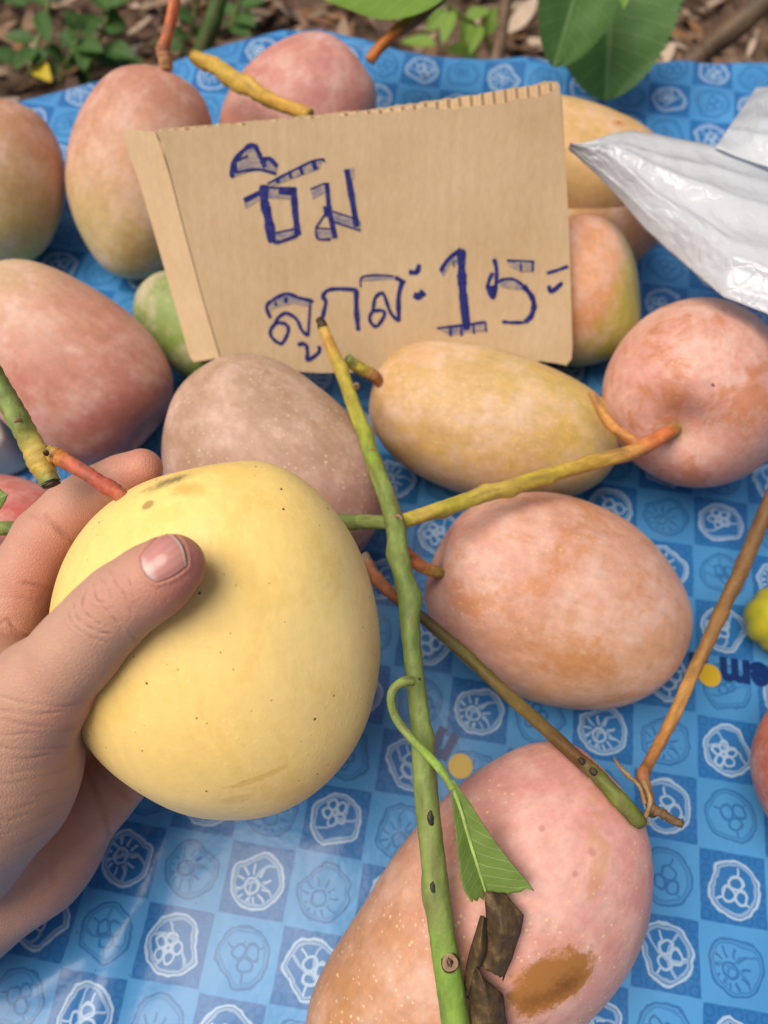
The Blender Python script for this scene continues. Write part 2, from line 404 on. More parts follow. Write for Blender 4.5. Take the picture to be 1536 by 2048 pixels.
GRN, GRN2, YEL, ORG, BRN, OLV, TAN, DRK = lin(132, 148, 78), lin(112, 130, 66), lin(202, 172, 84), lin(206, 122, 72), lin(122, 88, 56), lin(98, 92, 44), lin(186, 138, 78), lin(42, 34, 28)
PINK = lin(222, 150, 128); ROSE = lin(204, 136, 116); CREAM = lin(226, 194, 130); ORNG = lin(214, 138, 84); PEACH = lin(228, 168, 118)
MD = {}
def mango(key, label, dims, loc, ang, tilt, roll, sh, matkw, seed, stem_rows=None, marks=()):
    L, W, T = dims
    root = empty('mango', loc); Rm = frame(ang, tilt, roll)
    root.rotation_euler = Matrix(Rm.tolist()).to_euler(); bpy.context.view_layer.update()
    tag(root, label, 'mango', 'mangoes for sale' if key != 'held' else None)
    V_, F_ = mango_mesh(L, W, T, seed, **sh)
    Wd = V_ @ Rm.T + np.array(loc); Pj = proj(Wd)
    mk = []
    for (px, py, rx, ry, rot, colr, st, soft, fq) in marks:
        dd = np.hypot(Pj[:, 0] - px, Pj[:, 1] - py) + (Pj[:, 2] - Pj[:, 2].min()) * 900
        i = int(np.argmin(dd)); nrm = Wd[i] - np.array(loc); nrm /= np.linalg.norm(nrm)
        a = math.radians(rot); t1 = RT * math.cos(a) - UP * math.sin(a); t1 -= nrm * (t1 @ nrm); t1 /= np.linalg.norm(t1); t2 = np.cross(nrm, t1)
        mk.append((V_[i], [Rm.T @ t1, Rm.T @ t2, Rm.T @ nrm], (rx, ry), colr, st, soft, fq))
    if key not in ('held', 'green', 'yellow', 'blush'):
        for k_ in ('stem', 'mid', 'tip', 'blush', 'patch'):
            if matkw.get(k_): c_ = matkw[k_]; matkw[k_] = (c_[0] * .86, c_[1] * .89, c_[2] * .88, 1)
        matkw['bamt'] = matkw.get('bamt', .8) * .85
    mat = mango_mat('mango_skin_' + key, L, seed=seed, marks=mk, **matkw)
    me = bpy.data.meshes.new('fruit'); me.from_pydata([tuple(v) for v in V_], [], F_)
    me.polygons.foreach_set('use_smooth', [True] * len(me.polygons)); me.materials.append(mat)
    o = bpy.data.objects.new('fruit', me); COL.objects.link(o); o.parent = root
    MD[key] = (root, V_, Rm, np.array(loc), L)
    return root
def local_tube(root, name, rows, **kw):
    o = px_tube(name, rows, None, **kw); o.parent = root; o.matrix_parent_inverse = root.matrix_world.inverted(); return o
def bd(key_frame, wdir):
    d = np.array(frame(*key_frame)).T @ (np.array(wdir) / np.linalg.norm(wdir)); return tuple(float(k) for k in d)

def cdir(x, y, z=0): return RT * x - UP * y - FW * z      # photo right, photo down, towards the camera
H_F = (83.73, 4, -.3)
held = mango('held', 'large ripe yellow mango held up in the hand', (.1352, .1172, .0815), (-.0596, .0718, .1333), *H_F, dict(egg=.0527, beak=.01, dim=.02, pw=.93),
      dict(stem=lin(252, 224, 146), mid=lin(252, 222, 152), tip=lin(246, 212, 140), blush=lin(250, 206, 104), bdir=bd(H_F, cdir(-.5, -.2, .6)), bamt=.45,
           patch=lin(232, 190, 88), pamt=.3, bloom=0., tex=.45, scr=.1, dots=.25, dotcol=lin(250, 234, 170), specks=.95, rough=.48), 21,
      marks=[(340, 958, .013, .0042, -24, lin(66, 58, 52), .8, 1.0, 300), (372, 978, .010, .0045, 25, lin(208, 160, 70), .6, .9, 200), (292, 1008, .0028, .0022, 0, lin(150, 116, 72), .7, .6, 200),
             (520, 1560, .012, .0016, -12, lin(214, 176, 86), .5, .5, 120), (470, 1600, .008, .003, -8, lin(214, 176, 86), .4, .6, 100)])
F1 = (100, 8, 0)
mango('farleft', 'mango cut off by the left frame edge, pink shoulder and yellow lower half', (.1042, .0915, .0823), (-.2559, .4003, .0478), *F1, dict(egg=.06, beak=.03, pw=.82),
      dict(stem=lin(208, 150, 118), mid=lin(216, 178, 120), tip=lin(216, 194, 110), blush=ROSE, bdir=bd(F1, cdir(.6, -.6, .1)), bamt=.35, patch=lin(206, 150, 96), pamt=.3, dots=.15), 1)
F2 = (106, 5, 0)
mango('back', 'tall pink mango with yellow tip standing left behind the cardboard sign', (.1362, .0854, .0769), (-.1602, .4095, .0487), *F2, dict(egg=.14, beak=.05),
      dict(stem=lin(206, 142, 120), mid=lin(220, 166, 130), tip=lin(218, 188, 126), blush=ROSE, bdir=bd(F2, cdir(.1, -.8, .2)), bamt=.55, patch=lin(212, 142, 96), pamt=.4, dots=.1), 2)
F3 = (140, 10, 0)
mango('far', 'farthest pink mango partly behind the top edge of the sign', (.1191, .0878, .0791), (-.0602, .4553, .0505), *F3, dict(egg=.06, beak=.04),
      dict(stem=lin(214, 144, 132), mid=lin(216, 146, 132), tip=lin(214, 150, 122), blush=lin(206, 132, 124), bdir=bd(F3, cdir(-.2, .4, .6)), bamt=.6, patch=lin(206, 150, 110), pamt=.25, dots=.1), 3)
F4 = (222, -8, 0)
mango('left', 'big rose pink mango with pale tip at left, above the fingers', (.1264, .0906, .0798), (-.1825, .2582, .0509), *F4, dict(egg=.13, beak=-.04, pw=.84),
      dict(stem=lin(196, 118, 108), mid=lin(214, 148, 128), tip=lin(224, 188, 146), blush=lin(212, 140, 124), bdir=bd(F4, cdir(.3, .6, .5)), bamt=.6, patch=lin(214, 156, 118), pamt=.35, dots=.12), 4)
F5 = (200, 0, 0)
mango('under', 'reddish mango lying beneath the index finger at left edge', (.135, .1, .09), (-.1958, .1263, .0484), *F5, dict(egg=.1),
      dict(stem=lin(200, 96, 90), mid=lin(220, 112, 102), tip=lin(222, 128, 110), blush=lin(214, 100, 94), bdir=bd(F5, cdir(0, -.4, .7)), bamt=.6, dots=.15), 5)
F6 = (226, 0, 0)
mango('dusky', 'dusky mauve mango with pale dots directly behind the held one', (.1271, .1035, .0911), (-.0579, .1826, .0528), *F6, dict(egg=.02, beak=-.03, dim=.04),
      dict(stem=lin(190, 138, 132), mid=lin(196, 156, 132), tip=lin(198, 160, 130), blush=lin(200, 148, 134), bdir=bd(F6, cdir(-.5, .4, .3)), bamt=.6, green=lin(178, 166, 104), patch=lin(172, 128, 84), pamt=.35, dots=.85, dotcol=lin(232, 214, 180)), 6,
      marks=[(725, 850, .006, .022, -25, lin(132, 94, 62), .55, .6, 60)])
F7 = (17, -5, 0)
mango('yellow', 'tan yellow mango propped against the bottom of the sign', (.1406, .0827, .0786), (.0593, .2216, .0436), *F7, dict(egg=.06, beak=.03, dim=.02, pw=.80),
      dict(stem=lin(206, 168, 108), mid=lin(208, 174, 116), tip=lin(198, 172, 98), blush=lin(202, 156, 102), bdir=bd(F7, cdir(-.6, .6, .2)), bamt=.5, patch=lin(216, 172, 86), pamt=.4, dots=.55, dotcol=lin(240, 218, 150), green=lin(206, 186, 116)), 7,
      marks=[(845, 705, .016, .010, 10, lin(214, 164, 128), .6, .9, 90), (1200, 960, .010, .005, 0, lin(190, 170, 52), .7, .7, 80)])
F8 = (-50, 51, 0)
mango('stemfacing', 'round pink mango at right with its stem end facing the camera', (.119, .0985, .0940), (.1712, .2366, .0558), *F8, dict(egg=.08, dim=.07, pw=.78),
      dict(stem=lin(226, 158, 142), mid=lin(228, 168, 140), tip=lin(222, 160, 124), blush=lin(226, 160, 146), bdir=bd(F8, cdir(0, .5, .5)), bamt=.5, patch=lin(208, 130, 86), pamt=.75, bloom=.5, dots=.4, dotcol=lin(240, 200, 168)), 8,
      marks=[(1424, 768, .0011, .0011, 0, lin(60, 36, 24), .83, .5, 400), (1352, 860, .0095, .0095, 0, lin(150, 128, 70), .8, .95, 150), (1352, 860, .0045, .0045, 0, lin(70, 62, 34), .8, .8, 150)])
F9 = (21, 3, 0)
mango('centre', 'orange pink mango right of the green stem, stalk still attached', (.1303, .0985, .0867), (.0853, .1162, .0455), *F9, dict(egg=.03, beak=-.02, dim=.05, pw=.80),
      dict(stem=lin(214, 146, 128), mid=lin(228, 168, 124), tip=lin(224, 168, 128), blush=lin(226, 164, 150), bdir=bd(F9, cdir(.2, -.8, .2)), bamt=.7, patch=lin(214, 140, 84), pamt=.6, bloom=.5, dots=.6, dotcol=lin(244, 206, 150)), 9,
      marks=[(876, 1142, .0075, .009, 0, lin(130, 100, 58), .75, .95, 150), (876, 1142, .004, .0055, 0, lin(60, 48, 30), .8, .8, 150)])
F10 = (133.28, -.45, 0)
mango('front', 'largest pink mango in front with a brown sap scar', (.1671, .0929, .0836), (.0392, -.0255, .0506), *F10, dict(egg=.193, beak=-.0905, dim=.04, pw=.82),
      dict(stem=lin(226, 158, 148), mid=lin(222, 160, 128), tip=lin(204, 146, 104), blush=lin(228, 158, 152), bdir=bd(F10, cdir(.7, -.3, .2)), bamt=.75, patch=lin(208, 146, 94), pamt=.45, dots=.95, dotcol=lin(242, 206, 160), bloom=.45), 10,
      marks=[(1105, 1962, .0215, .0140, -32, lin(206, 142, 92), .6, .5, 90), (1105, 1966, .0190, .0118, -32, lin(160, 106, 48), .9, .3, 150), (1128, 1972, .012, .0065, -36, lin(104, 62, 30), .7, 1.0, 420), (1064, 2000, .009, .005, -20, lin(116, 70, 32), .6, 1.0, 500),
             (1085, 1650, .0018, .0018, 0, lin(178, 112, 108), .6, .7, 200), (1190, 1700, .002, .002, 0, lin(190, 126, 122), .6, .7, 200), (1150, 1750, .0016, .0016, 0, lin(178, 116, 110), .6, .7, 200)])
F11 = (35, 0, 0)
mango('edge', 'red mango cut off by the right frame edge', (.13, .09, .081), (.230, .026, .0445), *F11, dict(egg=.06),
      dict(stem=lin(206, 110, 92), mid=lin(206, 116, 98), tip=lin(208, 130, 98), blush=lin(200, 100, 88), bdir=bd(F11, cdir(-.4, 0, .4)), bamt=.6, patch=lin(198, 110, 70), pamt=.5, dots=.3), 11)
F12 = (14, 6, 0)
mango('pale', 'pale peach mango under the plastic bag, behind the upper right of the sign', (.125, .078, .0663), (.1236, .4111, .0555), *F12, dict(egg=.0, beak=.02, pw=.8),
      dict(stem=lin(224, 180, 112), mid=lin(226, 184, 118), tip=lin(230, 180, 124), blush=lin(230, 176, 124), bdir=bd(F12, cdir(.5, 0, .3)), bamt=.4, patch=lin(222, 170, 92), pamt=.3, dots=.2), 12,
      marks=[(1235, 245, .0075, .0045, -15, lin(196, 126, 48), .7, .8, 120), (1238, 247, .0014, .0014, 0, lin(96, 56, 20), .8, .6, 300)])
F13 = (160, 0, 0)
mango('shaded', 'tan mango wedged low between the pale mango and the green cheeked one', (.11, .058, .0493), (.1316, .3722, .0283), *F13, dict(egg=.04),
      dict(stem=lin(206, 150, 104), mid=lin(206, 160, 96), tip=lin(196, 150, 80), blush=lin(200, 130, 104), bdir=bd(F13, cdir(.5, .5, .3)), bamt=.6, dots=.15), 13)
F14 = (70, 10, 0)
mango('blush', 'mango with red cheek and green side, right behind the sign', (.0899, .0838, .0754), (.1159, .3156, .04), *F14, dict(egg=.02, pw=.82),
      dict(stem=lin(212, 180, 108), mid=lin(202, 182, 94), tip=lin(172, 170, 72), blush=lin(222, 134, 116), bdir=bd(F14, cdir(-.8, -.1, .35)), bamt=.65, bwid=.3, dots=.2, green=lin(170, 172, 66)), 14)
F15 = (40, 0, 0)
mango('green', 'small unripe green mango peeking out left of the sign', (.09, .055, .0495), (-.1136, .2977, .0272), *F15, dict(egg=.06),
      dict(stem=lin(118, 142, 66), mid=lin(124, 148, 70), tip=lin(112, 136, 60), blush=lin(140, 156, 82), bdir=bd(F15, cdir(-.4, -.4, .3)), bamt=.5, dots=.2), 15)

# short stalks that belong to their fruit
hs = held
local_tube(hs, 'stem', [(-90, 640, .262, 20.2, GRN), (-30, 725, .262, 21.0, GRN2), (10, 790, .262, 21.8, GRN), (45, 855, .262, 21.8, GRN), (72, 905, .262, 22.7, YEL), (88, 938, .262, 21.8, YEL), (102, 966, .262, 19.3, GRN)], seed=3,
           knobs=[(pt(35, 845, .258), .004, .002), (pt(68, 930, .262), .003, .0012), (pt(100, 880, .26), .004, .0015)])
local_tube(hs, 'cut_end', [(100, 963, .2615, 18.1, DRK), (104, 972, .2615, 17.2, DRK)], seed=9)
local_tube(hs, 'leaf_scar', [(36, 843, .2575, 8, lin(150, 116, 84)), (37, 845, .2568, 7, lin(140, 104, 76))], seed=9)
local_tube(hs, 'leaf_scar', [(92, 905, .2575, 6, lin(80, 60, 40)), (93, 908, .2568, 5, lin(60, 46, 30))], seed=9)
local_tube(hs, 'stalk', [(96, 905, .262, 16.8, YEL), (118, 915, .262, 16.8, lin(204, 132, 62)), (150, 933, .261, 15.1, lin(200, 104, 80)), (190, 958, .26, 14.3, lin(204, 104, 84)), (215, 974, .259, 16.8, lin(186, 92, 70)), (236, 986, .258, 15.1, lin(190, 100, 72)), (248, 1000, .258, 13.4, lin(196, 110, 74)), (268, 1022, .264, 13.4, lin(196, 110, 74))], seed=4, jitter=.08)
def stub(key, rows, seed=1): local_tube(MD[key][0], 'stem', rows, seed=seed, jitter=.07)
stub('back', [(332, 140, .47, 13, TAN), (330, 118, .468, 14, lin(196, 138, 96)), (326, 98, .466, 14, lin(170, 112, 84)), (332, 78, .464, 11, lin(200, 112, 72)), (342, 40, .462, 11, lin(206, 112, 72)), (352, -20, .46, 11, lin(206, 116, 76))])
stub('far', [(738, 122, .50, 11, lin(196, 116, 52)), (755, 100, .498, 11, lin(200, 118, 50)), (785, 70, .495, 11, lin(196, 112, 46)), (800, 58, .494, 13, lin(130, 84, 44)), (840, 30, .50, 13, lin(106, 74, 44)), (890, -15, .51, 13, lin(100, 76, 48))])
stub('centre', [(884, 1146, .348, 10.2, lin(150, 140, 66)), (868, 1143, .344, 11.9, lin(178, 146, 70)), (850, 1136, .342, 12.8, lin(210, 136, 78)), (828, 1122, .341, 13.6, lin(214, 124, 80)), (808, 1102, .34, 13.6, lin(212, 122, 76)), (798, 1088, .339, 11.9, ORG)])
stub('yellow', [(764, 768, .400, 10.2, lin(150, 92, 50)), (748, 752, .398, 11.9, lin(160, 100, 56)), (730, 742, .397, 12.8, lin(176, 150, 62)), (712, 732, .395, 12.8, lin(184, 172, 66)), (694, 718, .392, 11.9, GRN)])

# ------------------------------------------------------------------ cardboard sign
SB, ST = pt(760, 735, .430), pt(720, 210, .3806)
sx = np.array([1., 0, 0]); up_ = ST - SB; up_ = up_ - sx * (up_ @ sx); up_ /= np.linalg.norm(up_); sn = np.cross(sx, up_); sn = sn if sn @ FW < 0 else -sn
def on_sign(px, py, off=0.0):
    r = ray(px, py); t = ((SB - CC) @ sn) / (r @ sn); return CC + r * t + sn * off
def card_mat(name, tint=1.0):
    g = G(name); o = g.obj(); x, y, z = g.sep(o)
    n1 = g.noise(o, 18, 4, .6); n2 = g.noise(g.vm('MULTIPLY', o, (1, .35, .35)), 520, 4, .65)
    # faint ribs of the fluting, running top to bottom
    rib = g.m('SINE', x * 900.0 + n1 * 2.0)
    d, vc = g.voro(o, 240); fl = g.ss(d, .10, .04) * g.m('GREATER_THAN', g.sep(vc)[0], .8)
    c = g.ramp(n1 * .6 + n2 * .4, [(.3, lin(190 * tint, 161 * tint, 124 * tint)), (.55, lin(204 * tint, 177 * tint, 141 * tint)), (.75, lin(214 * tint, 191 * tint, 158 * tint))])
    c = g.mix(fl * .5, c, lin(228, 206, 170)); d2, v2 = g.voro(o, 90)
    c = g.mix(g.ss(d2, .05, .02) * g.m('GREATER_THAN', g.sep(v2)[0], .6) * .5, c, lin(120, 86, 56))
    cr = g.ss(g.m('ABSOLUTE', g.m('FRACT', x * 11.0 + n1 * .12) - .5), .04, .0)
    return g.set(color=c, rough=.9, spec=.12, normal=g.bump(rib * .16 + n2 * .5 - cr * .6, .35, .0006))
CARD, FLUTE_LIT_FLAP = card_mat('kraft_liner'), card_mat('kraft_fluting_lit_flap', 1.08)
sgn = root_at('cardboard_sign', SB); tag(sgn, 'brown cardboard price sign with blue handwritten Thai and 15', 'sign')
rg = np.random.RandomState(3)
def jag(p, q, nseg, amp):
    out = []
    for i in range(nseg):
        t = i / nseg; out.append((p[0] * (1 - t) + q[0] * t + rg.normal() * amp * .4, p[1] * (1 - t) + q[1] * t + rg.normal() * amp))
    return out
def plate(name, outline, off, th, mat, parent, bend=None):
    """flat sheet with an outline (photo px on the sign plane), real thickness"""
    a = [on_sign(px, py, off) for px, py in outline]; b = [on_sign(px, py, off) - sn * th for px, py in outline]
    if bend: a = [bend(p, q) for p, q in zip(a, outline)]; b = [bend(p, q) for p, q in zip(b, outline)]
    bm = bmesh.new(); va = [bm.verts.new(tuple(p - np.array(parent.location))) for p in a]; vb = [bm.verts.new(tuple(p - np.array(parent.location))) for p in b]
    f1 = bm.faces.new(va); f2 = bm.faces.new(vb[::-1]); k = len(va)
    for i in range(k): bm.faces.new((va[i], vb[i], vb[(i + 1) % k], va[(i + 1) % k]))
    bmesh.ops.recalc_face_normals(bm, faces=bm.faces[:]); bmesh.ops.triangulate(bm, faces=[f1, f2])
    me = bpy.data.meshes.new(name); bm.to_mesh(me); bm.free(); me.materials.append(mat)
    o = bpy.data.objects.new(name, me); COL.objects.link(o); o.parent = parent; return o
top_front = jag((312, 264), (420, 254), 10, 1.2) + jag((420, 254), (760, 222), 26, 2.2) + jag((760, 224), (880, 214), 10, 2.4) + jag((880, 220), (1000, 206), 12, 2.2) + jag((1000, 206), (1108, 186), 10, 1.8)
right = [(1119, 166), (1124, 230), (1131, 330), (1137, 430), (1141, 560), (1145, 690)] + [(1143, 718), (1132, 731), (1116, 727)]
bottom = [(1080, 722), (900, 736), (760, 744), (640, 746), (520, 738), (443, 720)]
left = [(437, 700), (410, 610), (372, 470), (342, 352), (322, 282)]
plate('front_liner', top_front + right + bottom + left, 0, .0006, CARD, sgn)
top_back = [(312, 256), (420, 248)] + jag((420, 248), (760, 215), 24, 1.2) + jag((760, 215), (880, 196), 10, 1.5) + jag((880, 196), (960, 186), 10, 1.2) + jag((960, 186), (1100, 160), 14, .9) + [(1118, 161), (1127, 200)]
plate('back_liner', top_back + [(1134, 330), (1140, 430), (1144, 560), (1148, 700), (1140, 730)] + bottom + left, -.0034, .0006, CARD, sgn)
fv, ff = [], []
lo_, hi_ = [(316, 276), (700, 240), (1114, 186)], [(316, 258), (420, 250), (760, 217), (880, 200), (1000, 178), (1116, 163)]
for i in range(421):
    t = i / 420; px = 316 + 798 * t; y1 = np.interp(px, [q[0] for q in hi_], [q[1] for q in hi_]) + 1.5 + rg.normal() * .6; y0 = np.interp(px, [q[0] for q in lo_], [q[1] for q in lo_]) + 60
    w = -.0020 + .0014 * math.sin(2 * math.pi * i / 12)
    fv += [on_sign(px, y1, w), on_sign(px + 6, y0, w)]
for i in range(420): ff.append((2 * i, 2 * i + 1, 2 * i + 3, 2 * i + 2))
mesh_obj('fluting', fv, ff, FLUTE_LIT_FLAP, sgn)
# folded flap on the left side, bent back a little along the crease
def flapbend(p, q):
    t = max(0, (np.interp(q[1], [262, 700], [318, 437]) - q[0]) / 95.0); return p - sn * .012 * t
flap = [(310, 266), (318, 284), (340, 352), (370, 470), (408, 610), (435, 700), (440, 716), (410, 722), (382, 728), (372, 716), (345, 625), (310, 505), (270, 370), (236, 280), (229, 256)] + jag((229, 254), (308, 262), 8, 1.0)
plate('folded_flap', flap, .0004, .0034, FLUTE_LIT_FLAP, sgn, flapbend)  # paler raw paper side; the light it catches is put into the colour too
# marker lettering
def ink_mat(name, c0, c1, lo, hi):
    g = G(name); o = g.obj(); n1 = g.noise(o, 300, 4, .7); n2 = g.noise(g.vm('MULTIPLY', o, (1, 4, 4)), 160, 3, .6)
    return g.set(color=g.mix(g.ss(n1 * .5 + n2 * .5, lo, hi), c0, c1), rough=.7, spec=.2)
INK = ink_mat('marker_ink', lin(30, 34, 104), lin(62, 70, 136), .40, .75); WASH = ink_mat('marker_wash', lin(112, 114, 140), lin(176, 156, 134), .36, .62)
def zA(p): return (420 + p[0] / 4.518, 270 + p[1] / 4.518)
def zB(p): return (500 + p[0] / 4.518, 470 + p[1] / 4.518)
def zC(p): return (800 + p[0] / 4.267, 470 + p[1] / 4.267)
letters = []       # (name, [ (kind, pts, width) ])
def S(z, w, *p): return ('s', [z(q) for q in p], w)
def Wp(z, *p): return ('w', [z(q) for q in p], 0)
letters = [
 [Wp(zA, (190, 290), (330, 110), (410, 100), (470, 210), (540, 215), (610, 290), (600, 350), (430, 310), (280, 360), (210, 380)), S(zA, 6, (200, 385), (212, 250), (330, 115), (400, 95), (440, 160), (470, 220), (540, 215), (608, 285)), S(zA, 4, (225, 245), (345, 185)), S(zA, 3.5, (225, 340), (430, 310), (600, 352)), S(zA, 9, (470, 230), (500, 290)), S(zA, 7, (222, 240), (230, 340))],
 [Wp(zA, (520, 440), (720, 335), (930, 235), (1025, 215), (985, 310), (740, 400), (540, 472)), S(zA, 3, (520, 440), (720, 335), (930, 235), (1035, 220)), S(zA, 6, (615, 385), (610, 435)), S(zA, 6, (718, 340), (735, 390)), S(zA, 6, (815, 295), (835, 355)), S(zA, 7, (935, 240), (955, 310)), S(zA, 3, (1010, 215), (1040, 240))],
 [Wp(zA, (300, 580), (480, 490), (480, 575), (320, 665)), S(zA, 9, (310, 592), (480, 505)), S(zA, 12, (492, 450), (492, 600), (528, 760), (560, 970)), S(zA, 8.5, (755, 470), (768, 680), (795, 905)), Wp(zA, (520, 478), (755, 478), (740, 582), (530, 570)), S(zA, 11, (620, 510), (750, 520)), S(zA, 4, (530, 475), (760, 478)), Wp(zA, (585, 885), (795, 840), (800, 905), (600, 972)), S(zA, 3.5, (590, 885), (790, 840)), S(zA, 4, (570, 968), (640, 962), (795, 905))],
 [Wp(zA, (905, 490), (1045, 432), (1055, 510), (930, 582)), S(zA, 3, (905, 490), (1045, 432)), S(zA, 7.5, (1055, 430), (1072, 640)), S(zA, 15, (1060, 640), (1070, 735)), S(zA, 4, (1035, 720), (955, 840)), S(zA, 8.5, (1085, 720), (1132, 930)), S(zA, 3, (955, 840), (1115, 850)), Wp(zA, (955, 850), (1130, 850), (1135, 925), (980, 940)), S(zA, 3, (955, 840), (975, 935), (1090, 940)), Wp(zA, (1100, 690), (1290, 750), (1362, 775), (1360, 862), (1120, 785)), S(zA, 3, (1110, 690), (1290, 748)), S(zA, 3, (1125, 785), (1358, 862)), S(zA, 8, (1235, 310), (1270, 500), (1325, 830)), Wp(zA, (1220, 310), (1300, 298), (1300, 400), (1250, 400))],
 [S(zB, 4.5, (185, 750), (150, 650), (200, 590), (330, 530), (440, 565), (575, 600)), S(zB, 5, (545, 605), (525, 910)), S(zB, 4.5, (525, 910), (470, 860), (420, 760), (330, 705), (260, 740), (225, 800), (185, 860), (195, 920), (260, 975), (300, 965), (345, 870), (330, 810), (260, 790), (225, 805)), Wp(zB, (175, 690), (200, 600), (320, 540), (540, 600), (535, 650), (400, 620), (260, 650)), S(zB, 6, (325, 560), (325, 615)), S(zB, 5, (225, 600), (240, 640))],
 [S(zB, 5, (430, 990), (500, 985), (520, 1060), (520, 1130), (620, 1060), (622, 1000))],
 [S(zB, 5, (650, 760), (685, 600), (655, 560), (700, 500), (800, 485), (970, 495)), S(zB, 6.5, (960, 495), (962, 680), (978, 862))],
 [S(zB, 2.6, (1000, 470), (1012, 380), (1150, 360), (1300, 372)), Wp(zB, (1010, 380), (1300, 370), (1300, 400), (1015, 420)), S(zB, 7, (1310, 380), (1400, 432)), S(zB, 6, (1372, 430), (1342, 560), (1345, 780)), S(zB, 4.5, (1345, 780), (1270, 700), (1215, 550), (1180, 525), (1130, 570), (1108, 680), (1080, 740), (1100, 800), (1150, 820), (1215, 720), (1190, 680), (1110, 685))],
 [S(zC, 6.5, (75, 315), (140, 315), (165, 250)), S(zC, 9, (115, 510), (160, 520), (205, 482))],
 [S(zC, 5.5, (345, 312), (400, 220), (520, 115)), Wp(zC, (345, 310), (368, 362), (440, 235), (505, 180), (460, 290), (485, 120)), S(zC, 11.5, (522, 120), (525, 300), (535, 480), (570, 812)), S(zC, 3.5, (315, 795), (540, 768), (732, 740)), Wp(zC, (320, 800), (735, 745), (735, 822), (560, 832), (440, 860)), S(zC, 5, (430, 795), (430, 862)), S(zC, 5, (520, 785), (525, 860)), S(zC, 5, (625, 765), (632, 842)), S(zC, 4, (728, 740), (735, 825))],
 [S(zC, 5.5, (800, 200), (822, 290), (818, 420), (795, 545)), S(zC, 5, (795, 545), (752, 470), (755, 400), (790, 320)), S(zC, 11, (785, 430), (798, 520)), S(zC, 4, (830, 400), (900, 375), (980, 382), (1050, 430)), S(zC, 7, (1050, 430), (1120, 520), (1142, 600), (1118, 690), (1065, 742)), S(zC, 4, (1065, 745), (950, 745), (870, 738)), Wp(zC, (840, 400), (930, 375), (1030, 410), (1062, 470), (930, 460), (860, 440)), S(zC, 3.5, (910, 215), (1145, 225)), Wp(zC, (910, 215), (1142, 225), (1132, 312), (1030, 312), (930, 262)), S(zC, 4, (1030, 240), (1030, 312)), S(zC, 4.5, (1132, 225), (1130, 312))],
 [S(zC, 4, (1250, 325), (1340, 300), (1435, 265)), S(zC, 5.5, (1270, 430), (1290, 482), (1385, 405))],
]
def catmull(p, seg=7):
    if len(p) < 3: return p
    q = [p[0]] + list(p) + [p[-1]]; out = []
    for i in range(len(p) - 1):
        a, b, c, d = [np.array(k, float) for k in q[i:i + 4]]
        for s in range(seg):
            t = s / seg; out.append(tuple(.5 * (2 * b + (c - a) * t + (2 * a - 5 * b + 4 * c - d) * t * t + (3 * b - a - 3 * c + d) * t ** 3)))
    return out + [tuple(p[-1])]
for li_, parts in enumerate(letters):
    vs_, fs_, mi = [], [], []; k_off = 0
    for kind, pts_, w in parts:
        b = len(vs_); k_off += 1
        if kind == 'w':
            off = .00018 + .000012 * k_off
            vs_ += [on_sign(px, py, off) for px, py in pts_]; fs_.append(list(range(b, b + len(pts_)))); mi.append(1)
        else:
            off = .00034 + .000012 * k_off
            c = catmull(pts_); nC = len(c)
            for i, p in enumerate(c):
                q0, q1 = np.array(c[max(0, i - 1)]), np.array(c[min(nC - 1, i + 1)]); d = q1 - q0; d = d / (np.linalg.norm(d) + 1e-9); nrm = np.array([-d[1], d[0]])
                ww = w * .76 * (1 + .05 * rg.normal() + .12 * math.sin(i * .9 + w)) * (.75 if i in (0, nC - 1) else 1)
                for s_ in (-1, 1): vs_.append(on_sign(p[0] + nrm[0] * ww * s_, p[1] + nrm[1] * ww * s_, off))
            for i in range(nC - 1): fs_.append([b + 2 * i, b + 2 * i + 1, b + 2 * i + 3, b + 2 * i + 2]); mi.append(0)
    o = mesh_obj('marker_letter', vs_, fs_, INK, sgn, smooth=False); o.data.materials.append(WASH); o.data.polygons.foreach_set('material_index', mi)

# ------------------------------------------------------------------ branches and twigs
main = root_at('cut_branch', pt(800, 1300, .28)); tag(main, 'thick green mango branch running top to bottom in front of the fruit', 'branch')
px_tube('branch_stem', [(646, 652, .3920, 9.5, YEL), (660, 690, .3880, 11.4, lin(204, 150, 70)), (680, 735, .3820, 13.3, lin(190, 168, 66)), (698, 785, .3720, 14.2, lin(184, 168, 66)), (722, 850, .3550, 15.2, lin(170, 170, 66)), (748, 925, .3350, 16.2, lin(142, 164, 62)), (772, 990, .3200, 18.0, GRN), (790, 1050, .3080, 19.8, GRN), (800, 1120, .2968, 19.8, GRN), (815, 1200, .2881, 20.7, GRN2), (824, 1300, .2822, 18.9, GRN2), (838, 1420, .2778, 19.8, GRN), (848, 1540, .2732, 23.8, GRN), (862, 1680, .2670, 24.7, GRN), (876, 1800, .2620, 25.6, GRN), (892, 1920, .2590, 27.5, lin(134, 166, 70)), (912, 2048, .2580, 29.4, lin(134, 166, 70)), (935, 2180, .2570, 30.4, GRN)], main, seed=11, nr=24, jitter=.03,
        knobs=[(pt(770, 1110, .2974), .005, .0018), (pt(835, 1195, .2879), .006, .002), (pt(870, 1470, .2771), .004, .0012), (pt(842, 1790, .2620), .006, .0012), (pt(736, 870, .3500), .005, .0018), (pt(712, 905, .3370), .004, .001), (pt(690, 730, .3780), .004, .0015)])
